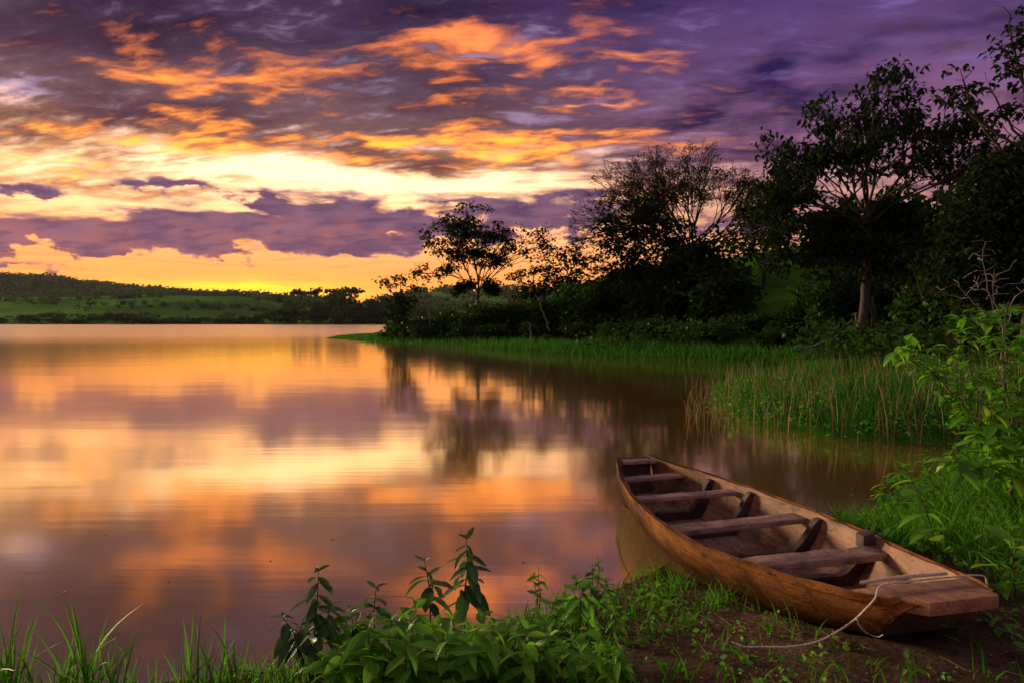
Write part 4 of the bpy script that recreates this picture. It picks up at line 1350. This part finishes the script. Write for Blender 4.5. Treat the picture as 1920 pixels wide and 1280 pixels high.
# ------------------------------------------------------------------ near bank: weeds, grass tufts, shrub, litter
def foot(px, py):
    """ground point seen at px, py"""
    z = .2
    for _ in range(12):
        p = P(px, py, z); z = .5 * z + .5 * gz(p[0], p[1])
    return np.array([p[0], p[1], gz(p[0], p[1])])


def leaf_mesh(name, mat, width, curl, fold, wave=0.0):
    """one pointed leaf of unit length with a folded, arching blade"""
    ys = [0, .12, .30, .52, .74, .90, 1.0]; ws = [.03, .55, .95, 1.0, .70, .32, 0]
    V, F = [], []
    for i, (y, w) in enumerate(zip(ys, ws)):
        z = -curl * y ** 1.7; yy = y * (1 - .25 * abs(curl) * y)
        e = width * .5 * w; f = fold * w + wave * math.sin(i * 2.1) * w
        V += [(-e, yy, z + f), (0, yy, z), (e, yy, z + f * (1 + wave))] if w > 0 else [(0, yy, z)]
    for i in range(5):
        a = 3 * i
        F += [(a, a + 1, a + 4, a + 3), (a + 1, a + 2, a + 5, a + 4)]
    T = [(15, 16, 18), (16, 17, 18)]
    me = mesh_np(name, V, [np.array(F), np.array(T)], mat, None, True)
    return me


LEAVES = {n: [leaf_mesh(n, M[n], w * k, c, f, v) for w, c, f, v in ((.42, .25, .05, .0), (.46, .55, .06, .02), (.38, .8, .05, .01), (.5, .1, .04, .02))]
          for n, k in (('weed_leaf', .92), ('dusky_leaf', .74))}


def orient(d, up=(0, 0, 1)):
    """rotation taking +Y to d with the leaf face towards up"""
    y = Vector(d).normalized(); x = y.cross(Vector(up))
    if x.length < 1e-3: x = Vector((1, 0, 0))
    x.normalize(); z = x.cross(y)
    return Matrix((x, y, z)).transposed()


def add_leaf(root, kind, pos, d, size, r, up=(0, 0, 1)):
    o = obj('leaf', LEAVES[kind][r.randrange(4)], root)
    m = orient(d, up).to_4x4() @ Matrix.Rotation(r.uniform(-.5, .5), 4, 'Y')
    o.matrix_local = Matrix.Translation(Vector(pos)) @ m @ Matrix.Diagonal((size * r.uniform(.85, 1.15), size, size, 1))
    return o


def weed(name, label, base, height, pairs, leaf, kind='weed_leaf', lean=(0, 0), droop=.3, bare=.25, seed=0, stems=1, group=None, cat='plant', top=.55, alt=False, spread=.35):
    """upright weed: stem with opposite leaf pairs that turn at each node"""
    r = random.Random(seed)
    root = empty(name, tuple(base)); tag(root, label, cat, group)
    for k in range(stems):
        h = height * (1 if k == 0 else r.uniform(.55, .9))
        off = (0, 0) if k == 0 else (r.uniform(-spread, spread) * height * .5, r.uniform(-spread, spread) * height * .5)
        ln = (lean[0] + off[0] * 1.2, lean[1] + off[1] * 1.2)
        pts = [(off[0] * .25, off[1] * .25, -.02), (off[0] * .5 + ln[0] * .25 + r.uniform(-.01, .01), off[1] * .5 + ln[1] * .25, h * .4), (off[0] * .7 + ln[0] * .6 + r.uniform(-.015, .015), off[1] * .7 + ln[1] * .6, h * .72), (off[0] + ln[0], off[1] + ln[1], h)]
        c = spline(pts, 16)
        V, F, rd = tube(c, np.linspace(.0055, .0018, 16) * (height / .45) ** .6, 5)
        stem = obj('stem', mesh_np(name + '_stem', V, F, M['stem'], None, True), root)
        ph = r.uniform(0, 6.28)
        for i in range(pairs):
            t = bare + (1 - bare) * (i / max(1, pairs - 1)) ** .9
            p = c[min(15, int(t * 15))]
            sz = leaf * (.65 + .75 * math.sin(math.pi * min(1, (.12 + .88 * i / pairs)) ** .8)) * r.uniform(.8, 1.15)
            if i == pairs - 1: sz = leaf * top
            n = 2 if i < pairs - 1 else 3
            for j in range(n):
                a = ph + j * 2 * math.pi / n + r.uniform(-.35, .35)
                dz = (.55 - droop * 1.2 + r.uniform(-.25, .25)) if i < pairs - 1 else .9
                add_leaf(stem, kind, p, (math.cos(a), math.sin(a), dz), sz * r.uniform(.85, 1.1), r)
            ph += 1.35 if not alt else 2.4
    return root


# tall weeds in silhouette at the water's edge
weed('tall_weed', 'tallest dark weed with drooping leaves against the lake', foot(872, 1196), .60, 12, .150, 'dusky_leaf', (.01, 0), .75, .30, 1, top=.6)
weed('tall_weed', 'slender dark weed standing left of the tallest weed', foot(806, 1222), .52, 8, .135, 'dusky_leaf', (-.03, .02), .45, .38, 2)
weed('tall_weed', 'twin stemmed dark weed farthest left against the lake', foot(590, 1268), .56, 9, .125, 'dusky_leaf', (.02, .02), .7, .42, 3, stems=3)
weed('tall_weed', 'leafy dark weed between the twin stemmed and the slender weeds', foot(706, 1262), .46, 9, .14, 'dusky_leaf', (0, 0), .4, .3, 4)
weed('tall_weed', 'thin budding weed with bare upper stems beside the boat stern', foot(1105, 1170), .36, 6, .07, 'dusky_leaf', (.02, 0), .3, .3, 5, stems=3)
weed('tall_weed', 'leafy upright weed left of the boat with broad lower leaves', foot(1085, 1200), .34, 7, .12, 'weed_leaf', (0, 0), .3, .3, 6)
i = 0
ROWS = [(650, 1292, .30, 7, .12), (690, 1300, .34, 7, .13), (735, 1290, .34, 8, .13), (770, 1280, .32, 7, .13), (815, 1285, .30, 7, .13), (850, 1270, .30, 7, .12), (880, 1285, .26, 6, .13),
                         (905, 1250, .27, 6, .11), (840, 1310, .3, 7, .13), (925, 1285, .3, 7, .12), (955, 1262, .28, 7, .11), (990, 1290, .28, 7, .11), (780, 1250, .36, 8, .12), (660, 1268, .36, 8, .12), (760, 1315, .3, 7, .13), (640, 1312, .26, 6, .12)]
RK = rank(ROWS)
for q_, (px, py, h, n, lf) in enumerate(ROWS):
    weed('broadleaf_weed', 'broad leaved green weed, %s from left in the thick clump at the bottom' % RK[q_], foot(px, py), h, n, lf, 'weed_leaf', (0, 0), .3, .12, 20 + i, group='weeds of the thick bottom clump', stems=2); i += 1
ROWS = [(1070, 1262, .20, 6, .075), (1100, 1245, .22, 6, .075), (1130, 1262, .22, 6, .08), (1155, 1275, .20, 6, .075), (1085, 1290, .2, 6, .08), (1120, 1300, .22, 6, .08), (1165, 1300, .2, 6, .075), (1045, 1240, .18, 5, .07)]
RK = rank(ROWS)
for q_, (px, py, h, n, lf) in enumerate(ROWS):
    weed('pale_weed', 'light green small leaved weed, %s from left in the clump below the boat stern' % RK[q_], foot(px, py), h, n, lf, 'weed_leaf', (0, 0), .35, .1, 40 + i, group='pale weeds below the boat', stems=3); i += 1
ROWS = [(960, 1215, .16, 5, .07), (1010, 1200, .18, 5, .07), (1040, 1190, .22, 5, .07), (985, 1250, .14, 4, .06), (1150, 1160, .16, 5, .06), (1185, 1150, .14, 4, .055), (930, 1230, .18, 5, .08), (1000, 1225, .2, 5, .07), (1060, 1175, .24, 6, .08), (1135, 1140, .2, 5, .06), (1210, 1135, .14, 4, .055), (1240, 1120, .12, 4, .05), (1160, 1190, .16, 5, .06), (970, 1275, .16, 5, .07), (1025, 1270, .16, 5, .06), (1225, 1165, .15, 4, .055), (1265, 1150, .12, 4, .05), (1290, 1175, .1, 3, .045), (1215, 1200, .14, 4, .05), (1010, 1150, .3, 6, .06), (1120, 1110, .26, 6, .05)]
RK = rank(ROWS)
for q_, (px, py, h, n, lf) in enumerate(ROWS):
    weed('bank_weed', 'low green weed, %s from left on the bank edge before the boat' % RK[q_], foot(px, py), h, n, lf, 'weed_leaf', (0, 0), .3, .15, 60 + i, group='low weeds on the bank edge', stems=2); i += 1
weed('dark_leaf_plant', 'dark stemmed plant with broad leaves behind the boat', foot(1760, 1045), .62, 9, .17, 'weed_leaf', (-.22, .05), .3, .2, 80, alt=True)
weed('dark_leaf_plant', 'small dry headed plant at the water behind the boat', foot(1612, 975), .34, 5, .06, 'dusky_leaf', (-.08, 0), .3, .5, 81)
weed('bright_plant', 'bright light green plant right of the bow', foot(1905, 1125), .42, 6, .13, 'weed_leaf', (-.05, 0), .1, .2, 82, stems=2)
weed('thin_sapling', 'thin straight sapling stem rising behind the bow', foot(1835, 1075), .55, 6, .08, 'weed_leaf', (.03, 0), .2, .45, 83)
ROWS = [(1640, 1010, .22, 6, .10), (1680, 985, .26, 6, .10), (1660, 950, .3, 7, .12), (1700, 930, .34, 7, .12)]
RK = rank(ROWS)
for q_, (px, py, h, n, lf) in enumerate(ROWS):
    weed('shore_weed', 'green leafy weed, %s from left in the grass behind the boat' % RK[q_], foot(px, py), h, n, lf, 'weed_leaf', (0, 0), .3, .15, 90 + i, group='weeds between boat and shrub', stems=2); i += 1
ROWS = [(1880, 1190, .12, 4, .06), (1840, 1170, .14, 4, .06), (1900, 1230, .14, 4, .06), (1530, 1262, .08, 3, .05), (1780, 1200, .1, 3, .05), (1700, 1262, .10, 3, .05), (1395, 1240, .07, 3, .04), (1450, 1180, .08, 3, .045)]
RK = rank(ROWS)
for q_, (px, py, h, n, lf) in enumerate(ROWS):
    weed('mud_seedling', 'small seedling, %s from left on the bare mud around the bow' % RK[q_], foot(px, py), h, n, lf, 'weed_leaf', (0, 0), .2, .2, 120 + i, group='seedlings on the mud', stems=1); i += 1

# grass tufts along the bottom left, each blade its own
BLADE = []
for k in range(7):
    r_ = np.random.default_rng(200 + k)
    b_ = [.04, .10, .2, .35, .5, .15, .7][k]
    ts = np.linspace(0, 1, 8); V, F = [], []
    for t in ts[:-1]:
        w = .5 * (.7 + .6 * t if t < .35 else .92 * ((1 - t) / .65) ** .75)
        y = b_ * t ** 2; z = t - .25 * b_ * t ** 2
        V += [(-w, y + .06 * w, z), (0, y, z), (w, y + .06 * w, z)]
    V.append((0, b_, 1 - .25 * b_))
    for q in range(6):
        a = 3 * q; F += [(a, a + 1, a + 4, a + 3), (a + 1, a + 2, a + 5, a + 4)]
    V = np.array(V) * np.array([.036, 1, 1])
    BLADE.append(mesh_np('grass_blade', V, [np.array(F), np.array([(18, 19, 21), (19, 20, 21)])], M['grass_blade'], None, True))


def tuft(label, px, py, h, n, seed, group=None):
    r = random.Random(seed)
    b = foot(px, py); root = empty('grass_tuft', tuple(b)); tag(root, label, 'grass tuft', group)
    for q in range(n):
        o = obj('blade', BLADE[r.randrange(7)], root)
        hh = h * r.uniform(.45, 1.05)
        o.location = (r.uniform(-.05, .05), r.uniform(-.04, .04), -.02)
        o.rotation_euler = (r.uniform(-.28, .28), r.uniform(-.32, .32), r.uniform(0, 6.28))
        o.scale = (hh * r.uniform(.6, 1.1), hh, hh)
    return root


ROWS = [(-30, .46, 16), (15, .50, 18), (50, .30, 12), (85, .26, 12), (120, .36, 16), (165, .52, 20), (200, .36, 14), (235, .30, 12), (262, .20, 9), (300, .24, 10), (340, .30, 12), (365, .46, 16), (398, .32, 12),
                               (430, .44, 16), (462, .24, 10), (480, .26, 10), (505, .22, 9), (540, .24, 10), (60, .2, 9), (140, .2, 10), (320, .18, 8), (415, .2, 9)]
RK = rank(ROWS)
for q, (px, h, n) in enumerate(ROWS):
    tuft('green grass tuft, %s from left along the bottom left edge' % RK[q], px, 1296 if q % 3 else 1306, h, n, 300 + q, 'grass tufts along the bottom left edge')
ROWS = [(560, 1262, .26, 10), (620, 1250, .24, 9), (500, 1280, .25, 8), (985, 1190, .24, 12), (1030, 1180, .16, 10), (960, 1180, .2, 9)]
RK = rank(ROWS)
for q, (px, py, h, n) in enumerate(ROWS):
    tuft('thin grass tuft, %s from left among the weeds at the water edge' % RK[q], px, py, h, n, 340 + q, 'thin tufts among the weeds')


# low grass and ground cover, too many to count
def ground_pts(n, x0, x1, y0, y1, r, dmin=.05, keep=None):
    x = r.uniform(x0, x1, n); y = r.uniform(y0, y1, n)
    d = shore_dist(np.stack([x, y], 1))
    bs = ((x - BOAT_O[0]) * BOAT_AX[0] + (y - BOAT_O[1]) * BOAT_AX[1]) / BOAT_L
    bo = np.abs((x - BOAT_O[0]) * BOAT_AX[1] - (y - BOAT_O[1]) * BOAT_AX[0])
    ok = (d > dmin) & ~((bs > -.02) & (bs < 1.02) & (bo < b_c(np.clip(bs, 0, 1)) + .21))
    if keep is not None: ok &= keep(x, y, d, r)
    x, y = x[ok], y[ok]
    return np.column_stack([x, y, ground_z(x, y)])


r_ = np.random.default_rng(77)
right = ground_pts(15000, 2.1, 7.0, 3.6, 9.0, r_, .06, lambda x, y, d, r: (r.random(len(x)) < np.clip((x - 1.9 + (y - 4.2) * .5) * 1.1, .05, 1) * smooth(lump(x, y, 1.1, 4), -1.1, .2)) & (y > 3.4 + (x < 3.0) * 1.0))
grass_field('shore_grass', 'fresh green grass covering the shore behind the boat', right, .14, .40, .012, .8, 'grass', 21)


def near_density(x, y, d, r):
    bo = np.abs((x - BOAT_O[0]) * BOAT_AX[1] - (y - BOAT_O[1]) * BOAT_AX[0])
    edge = np.exp(-(d / .42) ** 2)                       # thicker at the water's edge and along the hull
    hull = np.exp(-((bo - .62) / .30) ** 2) * (y > 3.7) * (x < 2.0)
    left = smooth(-x, -1.0, .2)
    p = .12 + .55 * edge + .55 * hull + .5 * left * smooth(lump(x, y, .6, 3), -.4, .5)
    return r.random(len(x)) < p * smooth(lump(x, y, .30, 9), -.7, .7) * 1.3


near = ground_pts(22000, -1.6, 3.2, 2.3, 5.8, r_, -.02, near_density)
grass_field('bank_edge_grass', 'short grass growing through the mud of the near bank', near, .06, .22, .010, .85, 'grass', 22)
cov = ground_pts(5200, -1.2, 3.4, 2.3, 5.4, r_, .03, lambda x, y, d, r: r.random(len(x)) < .08 + .8 * smooth(lump(x, y, .5, 6), .0, .8) * smooth(-x, -1.3, .1))
scatter_leaves('ground_cover', 'small round leaved ground cover creeping over the bank', cov, .07, .035, 'weed_leaf_bulk', 23, 5, 'ground cover', .03)
cov2 = ground_pts(900, 2.4, 6.5, 4.0, 8.5, r_, .03)
scatter_leaves('shore_ground_cover', 'leafy ground cover in the grass behind the boat', cov2, .16, .06, 'weed_leaf_bulk', 24, 5, 'ground cover', .05)

# dead leaves and twigs on the mud
lit_pts = ground_pts(3200, -.6, 4.2, 2.4, 5.2, r_, .05)
a = r_.uniform(0, 6.28, len(lit_pts))
V, F, rd = leaves(lit_pts + np.array([0, 0, .006]), np.stack([np.cos(a), np.sin(a), r_.normal(.05, .18, len(a))], 1), r_.uniform(.010, .032, len(a)), .24, .6, r=r_)
tag(obj('leaf_litter', mesh_np('leaf_litter', V, F, M['dry_stalk'], {'rnd': rd})), 'dead brown leaf litter strewn over the mud', 'litter', kind='stuff')
parts = []
for p in ground_pts(420, -.6, 4.2, 2.4, 5.4, r_, .0):
    a = random.uniform(0, 6.28); L = random.uniform(.05, .22)
    q = [p + np.array([math.cos(a) * L * t, math.sin(a) * L * t, .006 + random.uniform(0, .02)]) + r_.normal(0, .008, 3) * np.array([1, 1, 0]) for t in (0, .5, 1)]
    parts.append(tube(q, [.0022, .002, .0012], 4))
V, F, rd = merge(parts)
tag(obj('twig_litter', mesh_np('twig_litter', V, F, M['dry_stalk'], {'rnd': rd})), 'thin dry twigs and roots lying on the mud', 'litter', kind='stuff')


# dead leaves blown into the boat
bl = []
for q in range(170):
    s_ = r_.uniform(.12, .88); y_ = r_.uniform(-1, 1) * (float(b_c(s_)) - .05)
    bl.append(boat_pt(s_, y_, float(b_zc(s_)) + .042))
a = r_.uniform(0, 6.28, len(bl))
V, F, rd = leaves(np.array(bl), np.stack([np.cos(a), np.sin(a), r_.normal(.05, .15, len(a))], 1), r_.uniform(.015, .045, len(a)), .26, .7, r=r_)
tag(obj('boat_litter', mesh_np('boat_litter', V, F, M['dry_stalk'], {'rnd': rd})), 'dead leaves and dirt lying in the bottom of the boat', 'litter', kind='stuff')


# broad leaved shrub on the right
def right_shrub():
    r = np.random.default_rng(66); rr = random.Random(66)
    depth = 5.9
    b = foot(1895, 950)
    lobes = [(1870, 640, 60, 45), (1800, 660, 50, 40, .1), (1700, 660, 42, 30, -.1), (1840, 600, 50, 26, .2), (1820, 710, 50, 30), (1745, 690, 40, 26), (1890, 720, 60, 50, .2), (1850, 800, 60, 50, -.2), (1900, 860, 60, 60, -.4),
             (1830, 870, 60, 30, -.5), (1950, 680, 70, 90), (1950, 820, 80, 90, -.3), (1780, 745, 34, 26), (1885, 590, 50, 26, .3)]
    ells = px_ells(lobes, depth, .9)
    st, par = [b + np.array([0, 0, z]) for z in (-.05, .15, .3)], [-1, 0, 1]
    for c, q in ells:
        i0 = rr.choice([1, 2]); a0 = st[i0]; k = max(3, int(np.linalg.norm(c - a0) / .09)); prev = i0
        mid = (a0 + c) / 2 + np.array([.1, 0, .12]) + r.normal(0, .06, 3)
        for j in range(1, k + 1):
            t = j / k; st.append((1 - t) ** 2 * a0 + 2 * t * (1 - t) * mid + t * t * np.array(c) + r.normal(0, .01, 3)); par.append(prev); prev = len(st) - 1
    N, pr = grow(ell_points(ells, 900, r), st, par, .075, .8, .11, 90, r, .02)
    rad, chains, ch = skeleton(N, pr, .0028, .022)
    root = empty('broadleaf_shrub', tuple(b)); tag(root, 'tall broad leaved green shrub overhanging the water at the right edge', 'shrub')
    N0 = N - b
    br = obj('branches', limbs_mesh('shrub_branches', N0, rad, chains, M['twig'], 4), root)
    tips = np.where(rad < .0045)[0]; tips = tips[tips > 6]
    P_, D_ = [], []
    for i in tips:
        for _ in range(3):
            a = r.uniform(0, 6.28)
            P_.append(N0[i] + r.normal(0, .012, 3)); D_.append((math.cos(a), math.sin(a) - .15, r.normal(.0, .35) - .12))
    P_, D_ = np.array(P_), np.array(D_)
    # the leaves nearest the open side, one by one
    world = P_ + b; front = np.argsort(world[:, 1] + .35 * world[:, 0] + r.normal(0, .12, len(P_)))
    for q in front[:300]:
        add_leaf(br, 'weed_leaf', P_[q], D_[q], rr.uniform(.13, .21), rr)
    rest = front[300:]
    V, F, rd = leaves(P_[rest], D_[rest], r.uniform(.09, .15, len(rest)), .24, .75, LEAF5_T, LEAF5_F, r)
    o = obj('foliage', mesh_np('shrub_rest', V, F, M['weed_leaf_bulk'], {'rnd': rd}), root); o['kind'] = 'stuff'


right_shrub()
ROWS = [(1790, 905, 0, .45, 8, .12), (1870, 920, 0, .7, 10, .14), (1920, 940, 0, .8, 11, .14), (1830, 890, 0, .6, 9, .13), (1740, 890, 0, .3, 6, .1)]
RK = rank(ROWS)
for q, (px, py, dep, h, n, lf) in enumerate(ROWS):
    weed('shrub_sapling', 'leafy green sapling, %s from left at the foot of the tall shrub' % RK[q], foot(px, py), h, n, lf, 'weed_leaf', (-.05, -.03), .3, .12, 400 + q, group='saplings at the foot of the tall shrub', stems=2, cat='plant')


# flotsam
def flotsam():
    r = random.Random(12)
    tw = [((1485, 962), (1505, 925)), ((1500, 965), (1494, 930)), ((1530, 965), (1500, 940)), ((1560, 968), (1625, 985))]
    for q, (a, c) in enumerate(tw):
        p0, p1 = P(*a, .0), P(*c, .06)
        V, F, rd = tube(spline([p0, (p0 + p1) / 2 + np.array([0, 0, .03]), p1], 8), np.linspace(.004, .002, 8), 5)
        o = obj('floating_twig', mesh_np('floating_twig', V, F, M['twig'], None, True)); tag(o, 'thin dark twig, %s from left in the water behind the boat' % ORD[q], 'twig', 'twigs in the water behind the boat')
    for q in range(9):
        px, py = r.uniform(60, 1000), r.uniform(900, 1130)
        p = P(px, py, .004); me = LEAVES['dusky_leaf'][q % 4]
        o = obj('floating_leaf', FLOAT_LEAF); o.location = tuple(p); o.rotation_euler = (r.uniform(-.05, .05), r.uniform(-.05, .05), r.uniform(0, 6.28)); s = r.uniform(.02, .04); o.scale = (s, s, s)
        tag(o, 'small pale dead leaf floating on the open water', 'leaf', 'leaves floating on the lake')
    p = foot(455, 1262); c = [P(400, 1262, .02), P(455, 1256, .03), P(530, 1262, .02), P(600, 1258, .03)]
    V, F, rd = tube(spline(c, 14), np.linspace(.006, .003, 14), 6)
    tag(obj('fallen_reed', mesh_np('fallen_reed', V, F, M['dry_stalk'], {'rnd': rd}, True)), 'pale dry reed lying flat at the water edge among the tufts', 'reed')


FLOAT_LEAF = leaf_mesh('floating_leaf', M['dry_stalk'], .5, .04, .02)
flotsam()

# ------------------------------------------------------------------ evening haze over the valley
def build_haze():
    x0, x1, y0, y1, z0, z1 = -2450.0, 2450.0, -2450.0, 2450.0, -4.0, 175.0
    V = [(x, y, z) for z in (z0, z1) for x, y in ((x0, y0), (x1, y0), (x1, y1), (x0, y1))]
    F = [(0, 3, 2, 1), (4, 5, 6, 7), (0, 1, 5, 4), (1, 2, 6, 5), (2, 3, 7, 6), (3, 0, 4, 7)]
    m = bpy.data.materials.new('haze'); m.use_nodes = True
    nt = m.node_tree; nt.nodes.remove(nt.nodes['Principled BSDF'])
    v = nt.nodes.new('ShaderNodeVolumePrincipled')
    v.inputs['Color'].default_value = (.86, .84, .92, 1); v.inputs['Density'].default_value = .000022
    v.inputs['Anisotropy'].default_value = .3
    nt.links.new(v.outputs[0], nt.nodes['Material Output'].inputs['Volume'])
    tag(obj('haze', mesh_np('haze', V, np.array(F), m)), 'thin evening haze over the lake and hills', 'haze', kind='stuff')


build_haze()
